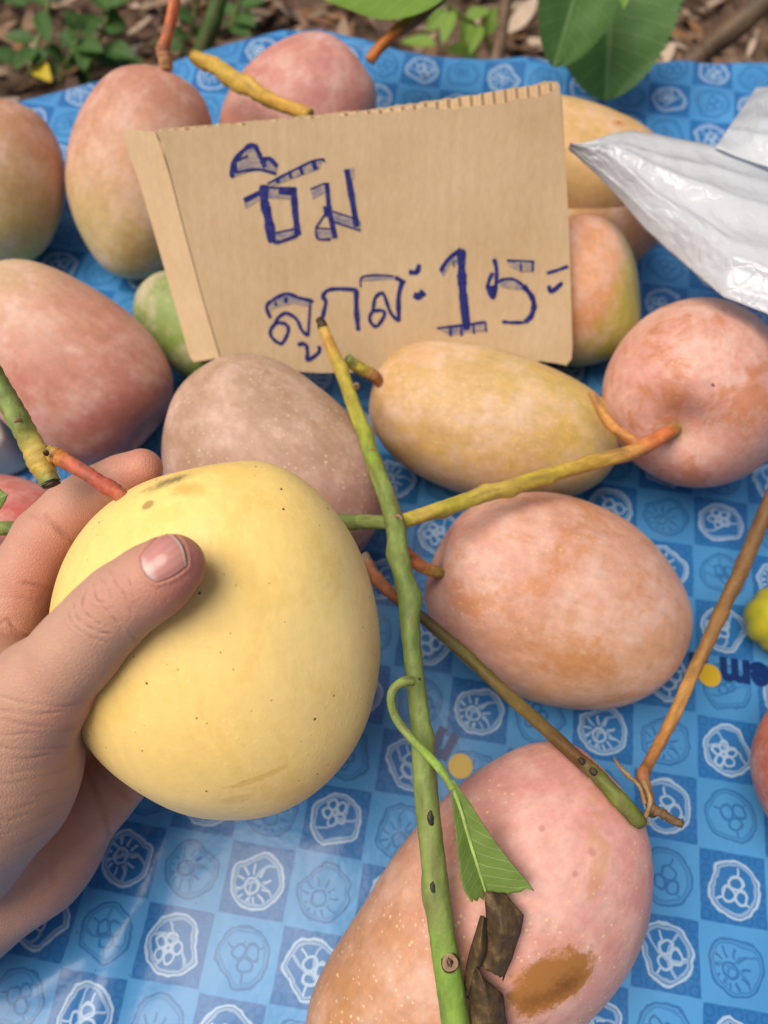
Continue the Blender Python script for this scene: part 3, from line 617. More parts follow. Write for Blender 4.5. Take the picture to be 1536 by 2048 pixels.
px_tube('side_branch', [(792, 1046, .312, 15.1, lin(176, 168, 56)), (840, 1032, .316, 15.1, YEL), (905, 1010, .322, 16.0, lin(186, 172, 62)), (985, 985, .331, 16.0, YEL), (1060, 962, .339, 16.0, lin(198, 172, 66)), (1140, 938, .347, 15.1, lin(202, 166, 70)), (1215, 918, .354, 15.1, lin(206, 158, 76)), (1262, 905, .359, 16.0, lin(204, 146, 80)), (1300, 886, .363, 16.0, lin(212, 122, 74)), (1335, 866, .368, 14.3, lin(208, 122, 72)), (1352, 858, .375, 11.8, lin(150, 146, 80))], main, seed=12, jitter=.04,
        knobs=[(pt(890, 1032, .322), .004, .0014), (pt(968, 975, .329), .004, .0013), (pt(1098, 962, .342), .003, .001), (pt(1180, 915, .35), .004, .0014), (pt(1022, 993, .335), .004, .0013)])
px_tube('side_branch', [(782, 1045, .315, 14.3, GRN), (735, 1044, .325, 15.1, GRN), (690, 1044, .332, 16.0, GRN2), (560, 1040, .336, 15.1, GRN2), (420, 1038, .336, 15.1, GRN), (250, 1046, .33, 15.1, GRN), (100, 1054, .325, 15.1, GRN), (0, 1057, .322, 14.3, GRN), (-120, 1062, .32, 14.3, GRN)], main, seed=13, jitter=.04)
px_tube('twig', [(1183, 786, .372, 7.6, lin(190, 136, 76)), (1205, 826, .368, 10.2, lin(202, 142, 72)), (1225, 852, .366, 11.0, lin(206, 140, 74)), (1255, 874, .364, 11.9, lin(204, 138, 76)), (1282, 890, .362, 12.8, ORG)], main, seed=14)
px_tube('dark_tip', [(648, 656, .3915, 10, lin(90, 74, 50)), (641, 644, .391, 9, lin(70, 56, 40)), (637, 636, .391, 5, DRK)], main, seed=15, jitter=.2)
SC, SC2 = lin(160, 128, 96), lin(108, 84, 64)
MROWS = [(646, 652, .3920, 10), (680, 735, .3820, 14), (722, 850, .3550, 16), (748, 925, .3350, 18), (772, 990, .3200, 20), (790, 1050, .3080, 22), (800, 1120, .2968, 22), (815, 1200, .2881, 23), (824, 1300, .2822, 21), (838, 1420, .2778, 22), (848, 1540, .2732, 25), (862, 1680, .2670, 26), (876, 1800, .2620, 27), (892, 1920, .2590, 29), (912, 2048, .2580, 31)]
def skin_depth(px, py):
    ys = [r[1] for r in MROWS]; cx, d, r = [float(np.interp(py, ys, [q[k] for q in MROWS])) for k in (0, 2, 3)]
    return d - r * d / FPX * math.sqrt(max(.05, 1 - ((px - cx) / r) ** 2))
for (px, py, r) in [(793, 1039, 11), (744, 906, 8), (900, 1925, 14), (712, 772, 6)]:
    d = skin_depth(px, py)
    px_tube('leaf_scar', [(px, py, d + .001, r * 1.15, SC2), (px, py, d - .0002, r * 1.15, SC2), (px, py, d - .0005, r, SC), (px, py, d - .0006, r * .55, lin(132, 104, 80)), (px, py, d - .0004, r * .2, SC2)], main, seed=int(px), jitter=.10, cap=False, seg=3)
for (px, py, rx, ry) in [(861, 1640, 8, 19), (866, 1778, 7, 15), (826, 1180, 4, 4), (838, 1358, 4, 5)]:
    d = skin_depth(px, py) + .0009
    px_tube('dark_blotch', [(px, py - ry, d, 1.5, DRK), (px - 1, py - ry * .4, d, rx * .8, lin(62, 64, 58)), (px + 1, py + ry * .3, d, rx * .8, lin(50, 50, 44)), (px, py + ry, d, 1, DRK)], main, seed=int(py), jitter=.15)

LEAFG = G('leaf_blade')
def leaf_mat(name, c0, c1, vein, gloss=.4, tr=.25):
    g = G(name); uv = g.uv(); u, v, _ = g.sep(uv); o = g.obj()
    n = g.noise(o, 90, 5, .6)
    av = g.m('ABSOLUTE', v)
    lat = g.ss(g.m('ABSOLUTE', g.m('FRACT', u * 9.0 - av * 1.6 + n * .15) - .5), .07, .0) * g.ss(av, .02, .15)
    midr = g.ss(av, .07, .03)
    dv_, _ = g.voro(o, 420)
    c = g.mix(n, c0, c1); c = g.mix(g.m('MAXIMUM', lat * .5, midr * .75), c, vein)
    f = .85 + .3 * g.noise(o, 25, 3); c = g.mix(1.0, c, g.comb(f, f, f), 'MULTIPLY')
    g.set(color=c, rough=gloss, spec=.4, normal=g.bump(lat * -.6 - midr * .8 + dv_ * .5, .35, .0008))
    t = g.node('ShaderNodeBsdfTranslucent'); g.put(t.inputs[0], c); mx = g.node('ShaderNodeMixShader'); mx.inputs[0].default_value = tr
    g.nt.links.new(g.bsdf.outputs[0], mx.inputs[1]); g.nt.links.new(t.outputs[0], mx.inputs[2]); g.nt.links.new(mx.outputs[0], g.out.inputs[0])
    return g.mat
def solid(o, th):
    m = o.modifiers.new('thickness', 'SOLIDIFY'); m.thickness = th; m.offset = 0; return o
def strip_patch(name, L_, M_, R_, mat, parent, nv=12, nu=24, th=.0004, ripple=.0006, seed=0, torn=0, bow=.25):
    """sheet through left / middle / right polylines of (px,py,depth)"""
    def res(p, n):
        p = np.array([pt(*q) for q in p]); t = np.linspace(0, 1, len(p)); return np.stack([np.interp(np.linspace(0, 1, n), t, p[:, k]) for k in range(3)], 1)
    A, B, C_ = res(L_, nu), res(M_, nu), res(R_, nu); vs_, fs_, uv_ = [], [], []
    for i in range(nu):
        for j in range(nv + 1):
            v = -1 + 2 * j / nv
            p = B[i] + (A[i] - B[i]) * (-v) if v < 0 else B[i] + (C_[i] - B[i]) * v
            bow_ = (1 - abs(v)) * abs(v) * bow * np.linalg.norm(A[i] - C_[i]) * .25
            p = p - FW * (bow_ + ripple * mn.noise(Vector((p[0] * 120 + seed, p[1] * 120, p[2] * 120))))
            if torn and i >= nu - 3: p = p + (B[-1] - B[-3]) / np.linalg.norm(B[-1] - B[-3]) * torn * (i - nu + 4) / 3 * (mn.noise(Vector((v * 5.3, seed, 1))) + .25 * mn.noise(Vector((v * 9.3, seed, 5))))
            vs_.append(p); uv_.append((i / (nu - 1), v))
    w = nv + 1
    for i in range(nu - 1):
        for j in range(nv): fs_.append((i * w + j, i * w + j + 1, (i + 1) * w + j + 1, (i + 1) * w + j))
    o = mesh_obj(name, vs_, fs_, mat, parent, uvs=uv_)
    return solid(o, th) if th else o
LG = leaf_mat('fresh_leaf', lin(112, 140, 62), lin(132, 156, 78), lin(170, 190, 116), .42, .2)
px_tube('petiole', [(826, 1362, .2677, 10, GRN2), (806, 1364, .2658, 10, GRN), (789, 1376, .2647, 9, GRN), (782, 1398, .2647, 9, GRN), (790, 1432, .2657, 9, GRN), (815, 1468, .2640, 9, GRN), (850, 1505, .2621, 9, lin(140, 172, 70)), (882, 1540, .2602, 9, lin(150, 180, 80)), (905, 1578, .2600, 7, lin(160, 186, 88))], main, seed=21, jitter=.02)
lfz = strip_patch('leaf', [(900, 1560, .2593), (904, 1600, .2600), (910, 1655, .2590), (916, 1710, .2580), (922, 1755, .2570), (930, 1785, .2565), (944, 1806, .2560)],
      [(904, 1560, .2593), (920, 1610, .2615), (933, 1660, .2620), (945, 1700, .2625), (955, 1735, .2625), (964, 1765, .2625), (972, 1790, .2620)],
      [(908, 1560, .2593), (940, 1606, .2600), (968, 1650, .2595), (995, 1690, .2590), (1020, 1722, .2585), (1046, 1752, .2580), (1068, 1780, .2575)], LG, main, seed=3, nv=30, nu=40, torn=.0018, ripple=.0012)
px_tube('midrib', [(904, 1572, .2597, 5, lin(170, 196, 108)), (922, 1620, .2608, 4, lin(172, 198, 112)), (946, 1702, .2615, 3.4, lin(172, 198, 112)), (972, 1786, .2610, 2.5, lin(160, 186, 100))], main, seed=5, jitter=.02)
DRY = G('dried_leaf'); _o = DRY.obj(); _n = DRY.noise(_o, 160, 6, .65); _n2 = DRY.noise(DRY.vm('MULTIPLY', _o, (1, .3, .3)), 500, 3, .6)
DRYM = DRY.set(color=DRY.ramp(_n * .7 + _n2 * .3, [(.32, lin(44, 34, 26)), (.52, lin(86, 68, 46)), (.7, lin(136, 112, 74))]), rough=.6, spec=.35, normal=DRY.bump(_n + _n2 * .5, .6, .001))
strip_patch('dried_leaf', [(968, 1782, .2612), (972, 1822, .2605), (973, 1850, .2605), (972, 1872, .2610), (968, 1898, .2610), (957, 1926, .2610)],
      [(984, 1784, .2602), (1000, 1830, .2550), (1003, 1865, .2550), (1000, 1892, .2560), (992, 1918, .2570), (982, 1944, .2585)],
      [(1010, 1788, .2612), (1046, 1828, .2595), (1041, 1862, .2595), (1033, 1890, .2595), (1024, 1918, .2595), (1008, 1958, .2600)], DRYM, main, ripple=.0016, bow=1.0, seed=8, nv=20, nu=36, torn=.002)
strip_patch('dried_leaf', [(962, 1832, .2595), (952, 1865, .2600), (942, 1895, .2605), (934, 1930, .2610), (928, 1965, .2610), (929, 1988, .2610)],
      [(967, 1832, .2575), (963, 1868, .2560), (957, 1900, .2560), (950, 1932, .2570), (941, 1962, .2580), (934, 1988, .2595)],
      [(972, 1838, .2590), (973, 1872, .2585), (973, 1898, .2585), (963, 1928, .2590), (949, 1958, .2600), (937, 1990, .2610)], DRYM, main, ripple=.0014, bow=.9, seed=5, nv=16, nu=36, torn=.002)
strip_patch('dried_leaf', [(951, 1930, .2590), (941, 1962, .2590), (939, 1995, .2590), (940, 2030, .2590), (944, 2075, .2590), (950, 2120, .2590)],
      [(958, 1940, .2560), (968, 1972, .2545), (974, 2002, .2540), (978, 2036, .2540), (982, 2080, .2545), (985, 2120, .2550)],
      [(966, 1955, .2585), (990, 1975, .2580), (1006, 1990, .2580), (1010, 2030, .2585), (1020, 2075, .2590), (1028, 2120, .2600)], DRYM, main, ripple=.0016, bow=.9, seed=7, nv=20, nu=36)
strip_patch('leaf', [(-60, 985, .300), (-30, 975, .300), (-5, 970, .300), (4, 985, .300)], [(-60, 1010, .301), (-30, 1005, .300), (0, 995, .299), (17, 988, .2985)], [(-60, 1050, .300), (-30, 1040, .300), (0, 1020, .300), (12, 1000, .2995)], LG, main, nu=12)

ol = root_at('cut_branch', pt(1060, 1420, .33)); tag(ol, 'thin olive brown branch slanting from behind the green stem to the front mango', 'branch')
px_tube('branch_stem', [(728, 1108, .3520, 9.1, lin(196, 178, 140)), (738, 1130, .3500, 10.6, lin(178, 120, 84)), (756, 1160, .3480, 12.9, lin(164, 104, 64)), (785, 1190, .3460, 11.4, lin(150, 92, 60)), (820, 1216, .3440, 10.6, lin(72, 58, 44)), (858, 1246, .3410, 11.4, lin(94, 80, 46)), (920, 1300, .3330, 12.2, OLV), (1000, 1374, .3210, 12.9, lin(112, 96, 46)), (1080, 1448, 0.303, 13.7, lin(110, 88, 44)), (1160, 1520, 0.2882, 14.4, lin(104, 72, 40)), (1195, 1552, 0.2822, 15.2, lin(100, 100, 46)), (1235, 1595, 0.2772, 16.7, lin(112, 122, 52)), (1272, 1636, 0.2755, 16.7, lin(104, 112, 50)), (1286, 1648, 0.2757, 11.4, lin(92, 82, 44))], ol, seed=31)
for (px, py, d, r) in [(1166, 1524, .2856, 9), (1188, 1545, .2818, 10)]:
    px_tube('dark_blotch', [(px - 8, py - 8, d, 4, lin(58, 48, 34)), (px, py, d - .0006, r * .8, lin(44, 38, 30)), (px + 7, py + 8, d, 4, lin(58, 48, 34))], ol, seed=int(px), jitter=.1)
br = root_at('cut_branch', pt(1420, 1280, .36)); tag(br, 'knobbly brown twig entering from the right edge, forked at its lower end', 'branch')
px_tube('branch_stem', [(1590, 890, .395, 14.8, BRN), (1545, 990, .39, 14.8, BRN), (1512, 1070, .385, 14.8, lin(126, 94, 58)), (1478, 1150, .378, 14.8, lin(140, 104, 62)), (1440, 1230, .37, 14.1, lin(146, 106, 60)), (1400, 1316, .36, 13.3, lin(164, 122, 70)), (1362, 1400, .348, 12.6, lin(196, 146, 82)), (1326, 1474, .334, 11.8, lin(194, 138, 76)), (1296, 1528, .32, 11.1, lin(182, 124, 72)), (1286, 1552, .312, 12.6, lin(168, 108, 68)), (1298, 1600, .3100, 9.6, lin(168, 116, 70)), (1306, 1630, .3040, 8.9, lin(150, 108, 66))], br, seed=32, jitter=.07,
        knobs=[(pt(1468, 1118, .3860), .004, .002), (pt(1380, 1400, .3560), .004, .0016), (pt(1318, 1520, .3330), .004, .0015), (pt(1345, 1410, .3560), .003, .0015), (pt(1500, 1105, .3880), .003, .0014)])
px_tube('fork_twig', [(1304, 1618, .3050, 10.4, lin(140, 106, 72)), (1325, 1628, .3020, 9.6, lin(120, 92, 64)), (1350, 1642, .3000, 8.8, lin(112, 86, 60)), (1366, 1650, .2990, 7.2, lin(96, 76, 54))], br, seed=33, jitter=.12)
px_tube('dry_twiglet', [(1290, 1608, .3050, 5, lin(178, 148, 106)), (1278, 1572, .3080, 4, lin(170, 140, 100)), (1255, 1550, .3100, 5, lin(176, 146, 100)), (1238, 1532, .3120, 4, lin(160, 130, 88)), (1228, 1516, .3130, 3, lin(150, 122, 84))], br, seed=34, jitter=.2, nr=8)
px_tube('dry_twiglet', [(1286, 1560, .3100, 5, lin(176, 146, 100)), (1300, 1600, .3040, 5, lin(190, 158, 112)), (1290, 1640, .2980, 5, lin(170, 138, 96)), (1300, 1648, .2970, 3, lin(180, 150, 110))], br, seed=35, jitter=.2, nr=8)
yb = root_at('cut_branch', pt(480, 160, .44)); tag(yb, 'knobbly yellow stalk resting above the top edge of the sign', 'branch')
px_tube('branch_stem', [(386, 112, .455, 10.8, lin(150, 122, 48)), (400, 120, .453, 14.4, lin(196, 156, 66)), (440, 140, .448, 15.3, lin(206, 168, 72)), (480, 164, .443, 15.3, lin(206, 166, 74)), (520, 190, .438, 15.3, lin(202, 160, 70)), (560, 208, .432, 13.5, lin(206, 158, 64)), (620, 232, .425, 12.6, lin(202, 156, 66))], yb, seed=36, jitter=.1,
        knobs=[(pt(430, 128, .45), .006, .002), (pt(470, 182, .444), .006, .002), (pt(500, 165, .44), .006, .002), (pt(450, 165, .448), .005, .002)])

# ------------------------------------------------------------------ white plastic bag
def bag_mat():
    g = G('white_plastic_film'); o = g.obj(); n = g.noise(o, 60, 5, .65, .8); n2, _v = g.voro(g.vm('ADD', o, g.vm('MULTIPLY', g.noise(o, 90, 2, .5, col=True), (.006, .006, .006))), 120, 'DISTANCE_TO_EDGE'); n2 = g.ss(n2, .0, .10)
    c = g.mix(n, lin(238, 241, 245), lin(248, 249, 251))
    g.set(color=c, rough=.13, spec=.9, normal=g.bump(n * .8 + n2 * .22, .3, .003))
    t = g.node('ShaderNodeBsdfTranslucent'); t.inputs[0].default_value = lin(232, 236, 240); mx = g.node('ShaderNodeMixShader'); mx.inputs[0].default_value = .45
    g.nt.links.new(g.bsdf.outputs[0], mx.inputs[1]); g.nt.links.new(t.outputs[0], mx.inputs[2]); g.nt.links.new(mx.outputs[0], g.out.inputs[0])
    return g.mat
BAGM = bag_mat()
bag = root_at('plastic_bag', at(1450, 420, .11)); tag(bag, 'crumpled white plastic bag lying over the mangoes at right', 'bag')
def bag_patch(name, top, bot, zt, zb, nu=110, nv=70, amp=.004, seed=0):
    tx = np.array(top, float); bx = np.array(bot, float); vs_, fs_ = [], []
    for i in range(nu):
        u = i / (nu - 1); a = np.array([np.interp(u, np.linspace(0, 1, len(tx)), tx[:, k]) for k in range(2)]); b = np.array([np.interp(u, np.linspace(0, 1, len(bx)), bx[:, k]) for k in range(2)])
        za = np.interp(u, np.linspace(0, 1, len(zt)), zt); zb_ = np.interp(u, np.linspace(0, 1, len(zb)), zb)
        for j in range(nv):
            v = j / (nv - 1); p = a * (1 - v) + b * v; z = za * (1 - v) + zb_ * v + .014 * math.sin(math.pi * v) * min(1, u * 3)
            q = at(p[0], p[1], z)
            r1 = 1 - abs(mn.noise(Vector((u * 1.3 + seed, v * 5 + .9 * u, .5)))) * 2.2; r2 = 1 - abs(mn.noise(Vector((u * 6 + v * 3, v * 9 - u * 5, 4 + seed)))) * 2.2
            r3 = 1 - abs(mn.noise(Vector((u * 17 + v * 9, v * 16 - u * 8, 9 + seed)))) * 2
            cr = math.exp(-((u - .62) / .12) ** 2 - ((v - .86) / .16) ** 2) + math.exp(-((u - .17) / .09) ** 2 - ((v - .5) / .4) ** 2) * .8
            q = q + np.array([0, -.2, .98]) * (amp * 1.2 * r1 + amp * .18 * r2 + amp * (.04 + 1.0 * cr) * r3 * .6) * min(1, .25 + 3 * min(v, 1 - v))
            vs_.append(q)
    for i in range(nu - 1):
        for j in range(nv - 1): fs_.append((i * nv + j, i * nv + j + 1, (i + 1) * nv + j + 1, (i + 1) * nv + j))
    return solid(mesh_obj(name, vs_, fs_, BAGM, bag), .0002)
bag_patch('bag_body', [(1137, 297), (1180, 285), (1225, 270), (1262, 264), (1310, 270), (1370, 282), (1430, 292), (1490, 312), (1560, 336), (1680, 380)],
          [(1137, 298), (1165, 326), (1200, 358), (1240, 402), (1290, 462), (1340, 508), (1390, 552), (1445, 596), (1540, 632), (1640, 690)],
          [.115, .110, .105, .100, .098, .098, .098, .1, .1, .1], [.115, .110, .105, .1, .098, .1, .108, .116, .12, .12])
bag_patch('bag_handle', [(1512, 176), (1545, 172), (1580, 168), (1660, 170)], [(1430, 296), (1490, 318), (1550, 340), (1660, 390)], [.06, .07, .08, .09], [.105, .108, .11, .11], nu=60, nv=50, amp=.003, seed=5)

# ------------------------------------------------------------------ other small things on the cloth
pl = G('white_plastic'); WPL = pl.set(color=lin(214, 210, 202), rough=.4, spec=.4)
def rbox(name, p0, size, rot, mat, rad):
    bm = bmesh.new(); bmesh.ops.create_cube(bm, size=1)
    for v in bm.verts: v.co = Vector((v.co.x * size[0], v.co.y * size[1], v.co.z * size[2] + size[2] / 2)) * 1.0
    for v in bm.verts:
        if v.co.z > size[2] * .5: v.co.x *= .94; v.co.y *= .94
    bmesh.ops.bevel(bm, geom=bm.edges[:], offset=rad, segments=4, affect='EDGES', profile=.5)
    top = max(bm.faces, key=lambda f: f.calc_center_median().z + f.calc_area() * 100)
    r = bmesh.ops.inset_region(bm, faces=[top], thickness=.003); 
    for v in top.verts: v.co.z -= .004
    me = bpy.data.meshes.new(name); bm.to_mesh(me); bm.free(); me.materials.append(mat)
    for p in me.polygons: p.use_smooth = True
    o = bpy.data.objects.new(name, me); o.location = tuple(p0); o.rotation_euler = (0, 0, rot); COL.objects.link(o); return o
q = at(-55, 905, .001)
tag(rbox('plastic_box', (q[0], q[1], .002), (.060, .06, .035), math.radians(28), WPL, .006), 'corner of a white plastic box at the left edge above the hand', 'box')
# unidentified yellow green lobed thing, shaped as a ribbed gourd at the right edge
gy = root_at('ribbed_fruitlet', at(1562, 1240, .02)); tag(gy, 'small ribbed yellow green gourd cut off by the right frame edge', 'fruitlet')
vs_, fs_, cs_ = [], [], []
for i in range(33):
    u = math.pi * i / 32
    for j in range(64):
        a = 2 * math.pi * j / 64; r = .0175 * math.sin(u) ** .8 * (1 + .10 * abs(math.sin(4 * a)) - .05); vs_.append(np.array(gy.location) + np.array([r * math.cos(a), r * math.sin(a), .016 * -math.cos(u) * (1 - .15 * math.exp(-(math.sin(u) / .3) ** 2))]))
        k = .5 + .5 * mn.noise(Vector((r * 200 * math.cos(a), r * 200 * math.sin(a), i * .3))); cs_.append([lin(150, 158, 40)[m] * (1 - k) + lin(198, 176, 44)[m] * k for m in range(3)] + [1])
for i in range(32):
    for j in range(64): a = i * 64 + j; b = i * 64 + (j + 1) % 64; fs_.append((a, b, b + 64, a + 64))
mesh_obj('fruit', vs_, fs_, col_mat('fruitlet_skin', .4, .4, .3, 300, .15, 120), gy, cols=cs_)
px_tube('stem', [(1562, 1228, .377, 5, OLV), (1566, 1215, .372, 4, OLV), (1572, 1204, .37, 4, BRN)], gy, seed=2)

# printed lettering on the cloth (upside down from here)
def cloth_text(body, px, py, ang, size, fill, name='printed_word'):
    cu_ = bpy.data.curves.new('tmp', 'FONT'); cu_.body = body; cu_.size = size; cu_.offset = size * .045; cu_.align_x = 'LEFT'; cu_.resolution_u = 4
    o = bpy.data.objects.new('tmp', cu_); COL.objects.link(o); bpy.context.view_layer.update()
    me = bpy.data.meshes.new_from_object(o.evaluated_get(bpy.context.evaluated_depsgraph_get())); bpy.data.objects.remove(o)
    p0 = at(px, py, 0); a = math.radians(ang)
    bm = bmesh.new(); bm.from_mesh(me)
    bmesh.ops.triangulate(bm, faces=bm.faces[:])
    for v in bm.verts:
        x, y = v.co.x * .9, v.co.y; X = p0[0] + x * math.cos(a) - y * math.sin(a); Y = p0[1] + x * math.sin(a) + y * math.cos(a)
        v.co = (X, Y, cloth_h(X, Y) + .0006)
    bm.to_mesh(me); bm.free(); me.name = name; me.materials.clear(); me.materials.append(fill)
    o = bpy.data.objects.new(name, me); COL.objects.link(o); o.parent = cloth; return o
gN = G('print_navy'); NAVY = gN.set(color=lin(14, 44, 104), rough=.3, spec=.5)
cloth_text('aem n', 1575, 1336, 171.5, .024, NAVY)
cloth_text('n', 918, 1478, 150, .027, NAVY)
gY = G('print_yellow'); YPR = gY.set(color=lin(206, 170, 38), rough=.3, spec=.5)
for px, py in [(1418, 1351), (921, 1532)]:
    c0 = at(px, py, 0); vs_ = [(c0[0], c0[1], cloth_h(c0[0], c0[1]) + .0007)]; k = 28
    for j in range(k):
        a = 2 * math.pi * j / k; X, Y = c0[0] + .0062 * math.cos(a), c0[1] + .0062 * math.sin(a); vs_.append((X, Y, cloth_h(X, Y) + .0007))
    o = mesh_obj('printed_letter', vs_, [(0, 1 + j, 1 + (j + 1) % k) for j in range(k)], YPR, cloth)

# ------------------------------------------------------------------ plants beyond the cloth
def leaf_obj(name, base, tip, width, nrm, mat, parent, heart=0.0, serr=0.0, curl=.15, nu=22, nv=10, seed=0):
    base, tip = np.array(base), np.array(tip); ax = tip - base; L = np.linalg.norm(ax); ax /= L
    side = np.cross(nrm, ax); side /= np.linalg.norm(side); nn = np.cross(ax, side); vs_, fs_, uv_ = [], [], []
    for i in range(nu):
        u = i / (nu - 1); w = (1 - u ** 2.6) ** .6 * min(1, .25 + u * 4) ** .5 if heart else math.sin(math.pi * u ** .8) ** .9 * (1 - .12 * u)
        w = max(w, .015) * width / 2 * (1 + serr * (1 if i % 2 else -1))
        for j in range(nv + 1):
            v = -1 + 2 * j / nv
            back = -heart * L * abs(v) * max(0, 1 - u * 4) * .5
            p = base + ax * (u * L + back) + side * v * w + nn * (abs(v) * w * .28 - curl * L * (u - .4) ** 2 + .02 * L * mn.noise(Vector((u * 4 + seed, v * 2, seed))))
            vs_.append(p); uv_.append((u, v))
    w_ = nv + 1
    for i in range(nu - 1):
        for j in range(nv): fs_.append((i * w_ + j, i * w_ + j + 1, (i + 1) * w_ + j + 1, (i + 1) * w_ + j))
    return mesh_obj(name, vs_, fs_, mat, parent, uvs=uv_)
LD = leaf_mat('weed_leaf', lin(58, 92, 38), lin(78, 116, 52), lin(110, 142, 78), .55, .25)
LB = leaf_mat('broad_leaf', lin(84, 124, 58), lin(100, 140, 72), lin(134, 164, 104), .5, .35)
LP = leaf_mat('pale_leaf', lin(120, 158, 58), lin(142, 176, 76), lin(176, 200, 112), .5, .35)
CN = -FW * .8 + np.array([0, 0, .6])
def plant(label, stem_rows, leaves, mat, cat='plant', seed=0, scol=GRN2, **kw):
    r0 = stem_rows[0]; g_ = at(r0[0], r0[1], GZ) if r0[2] is None else pt(*r0[:3])
    root = root_at('plant', g_); tag(root, label, cat, 'plants beyond the cloth')
    px_tube('stem', [(a, b, d, r, scol) for a, b, d, r in stem_rows], root, seed=seed, nr=10)
    for k, (bx, by, tx, ty, d, w) in enumerate(leaves):
        leaf_obj('leaf', pt(bx, by, d), pt(tx, ty, d - .02 + .04 * ((k * 37) % 10) / 10), w * d / FPX, CN + RT * .5 * math.sin(k * 2.1), mat, root, seed=seed + k, **kw)
    return root
plant('low dark leaved weed on the soil in the top left corner', [(60, 150, .80, 5), (75, 90, .79, 4), (95, 20, .78, 4), (110, -40, .77, 3)],
      [(78, 20, 98, 84, .78, 36), (95, 10, 40, -25, .78, 40), (70, 80, 5, 70, .79, 34), (72, 95, 28, 138, .79, 40), (100, -5, 150, -30, .77, 46), (66, 120, 95, 108, .79, 46), (40, 120, -20, 105, .8, 40), (50, 10, 10, -10, .78, 50)], LD, seed=40)
plant('leafy weed behind the tall pink mango', [(175, 150, .82, 5), (190, 100, .80, 4), (210, 50, .79, 4), (220, -20, .78, 3)],
      [(180, 70, 165, 138, .79, 56), (200, 45, 255, 50, .79, 66), (195, 60, 140, 55, .80, 40), (205, 95, 270, 112, .80, 46), (215, 20, 190, -20, .78, 50), (220, 10, 270, -15, .78, 50), (200, 110, 300, 130, .82, 40), (190, 120, 240, 128, .8, 40)], LD, seed=50)
plant('low dark weed filling the gap left of the tall mango', [(120, 170, .80, 4), (130, 130, .79, 4), (150, 95, .78, 3), (160, 60, .77, 3)],
      [(130, 120, 85, 95, .79, 44), (135, 115, 170, 150, .79, 44), (150, 95, 120, 60, .78, 40), (155, 85, 205, 100, .78, 44), (125, 140, 60, 150, .8, 40), (128, 135, 190, 165, .8, 36), (160, 60, 130, 20, .77, 40), (160, 62, 200, 30, .77, 40)], LD, seed=45)
plant('dark weed clump behind the thick green stalk', [(455, 70, .84, 4), (470, 30, .83, 4), (480, 0, .82, 3), (490, -30, .81, 3)], [(470, 30, 510, 50, .83, 40), (470, 30, 430, 10, .83, 40), (480, 5, 530, 0, .82, 44), (462, 50, 500, 70, .83, 36), (460, 55, 425, 60, .83, 36)], LD, seed=65)
plant('small weed between the two stalks at the top', [(370, 110, .82, 4), (380, 70, .81, 4), (390, 20, .80, 3), (392, -10, .79, 3)], [(378, 75, 330, 60, .81, 36), (382, 60, 425, 80, .81, 36), (372, 95, 300, 85, .82, 34), (388, 40, 340, 22, .80, 36)], LD, seed=60)
plant('pale green leaves drooping right of the farthest mango', [(990, 115, .78, 4), (960, 60, .76, 4), (900, 15, .74, 4), (870, -20, .73, 4)],
      [(960, 50, 940, 105, .75, 30), (940, 30, 925, 92, .75, 34), (905, 20, 885, 88, .74, 34), (975, 70, 990, 10, .76, 30), (895, 20, 850, 62, .74, 36), (930, 35, 985, 20, .75, 34), (955, 110, 890, 96, .78, 40), (870, 90, 800, 80, .78, 40)], LP, seed=70)
def single(name, label, rows, seed, cat):
    root = root_at(name, pt(*rows[0][:3])); tag(root, label, cat); px_tube('stem', rows, root, seed=seed, jitter=.06); return root
dkg = lin(70, 96, 40)
single('plant_stalk', 'thick dark green stalk rising behind the yellow stalk', [(392, 135, .72, 16, dkg), (408, 90, .71, 17, dkg), (425, 45, .70, 17, dkg), (445, -30, .69, 17, dkg)], 81, 'stalk')
single('dry_stick', 'thin upright brown stick at the top, left of the broad leaves', [(985, 150, .74, 13, lin(132, 106, 84)), (1000, 90, .73, 12, lin(138, 112, 88)), (1008, 40, .72, 11, lin(130, 106, 84)), (1018, -30, .71, 11, lin(126, 104, 80))], 82, 'stick')
single('dry_stick', 'thick slanting brown stick in the top right corner', [(1330, 190, .78, 22, lin(96, 78, 62)), (1400, 110, .76, 22, lin(104, 84, 66)), (1470, 55, .74, 22, lin(110, 90, 70)), (1580, -40, .72, 22, lin(104, 86, 66))], 83, 'stick')
bp = root_at('broad_leaf_plant', pt(1230, -60, .50)); tag(bp, 'two broad toothed green leaves hanging down over the cloth edge', 'plant', 'plants beyond the cloth')
leaf_obj('leaf', pt(1222, -90, .520), pt(1215, 200, .545), 275 * .53 / FPX, -FW, LB, bp, heart=.25, serr=.035, curl=.12, nu=46, nv=16, seed=3)
leaf_obj('leaf', pt(1180, -120, .480), pt(1112, 132, .500), 190 * .49 / FPX, -FW + RT * .3, LB, bp, heart=.2, serr=.035, curl=.15, nu=46, nv=16, seed=9)
leaf_obj('leaf', pt(1248, -60, .470), pt(1248, 18, .470), 34 * .47 / FPX, -FW, LP, bp, curl=.1, seed=2)
px_tube('stem', [(1226, -70, .515, 6, GRN), (1215, -120, .50, 6, GRN), (1190, -90, .478, 5, GRN), (1250, -200, .5, 8, GRN2)], bp, seed=4, nr=10)
pp = root_at('pale_leaf_plant', pt(730, -80, .47)); tag(pp, 'large pale green leaf dipping in from the top edge', 'plant', 'plants beyond the cloth')
leaf_obj('leaf', pt(900, -8, .50), pt(585, -20, .50), 210 * .5 / FPX, -FW + UP * .3, LP, pp, curl=-.25, nu=30, nv=12, seed=12)
px_tube('stem', [(930, -60, .50, 5, GRN), (985, -75, .51, 5, GRN), (1040, -120, .52, 5, GRN)], pp, seed=4, nr=10)
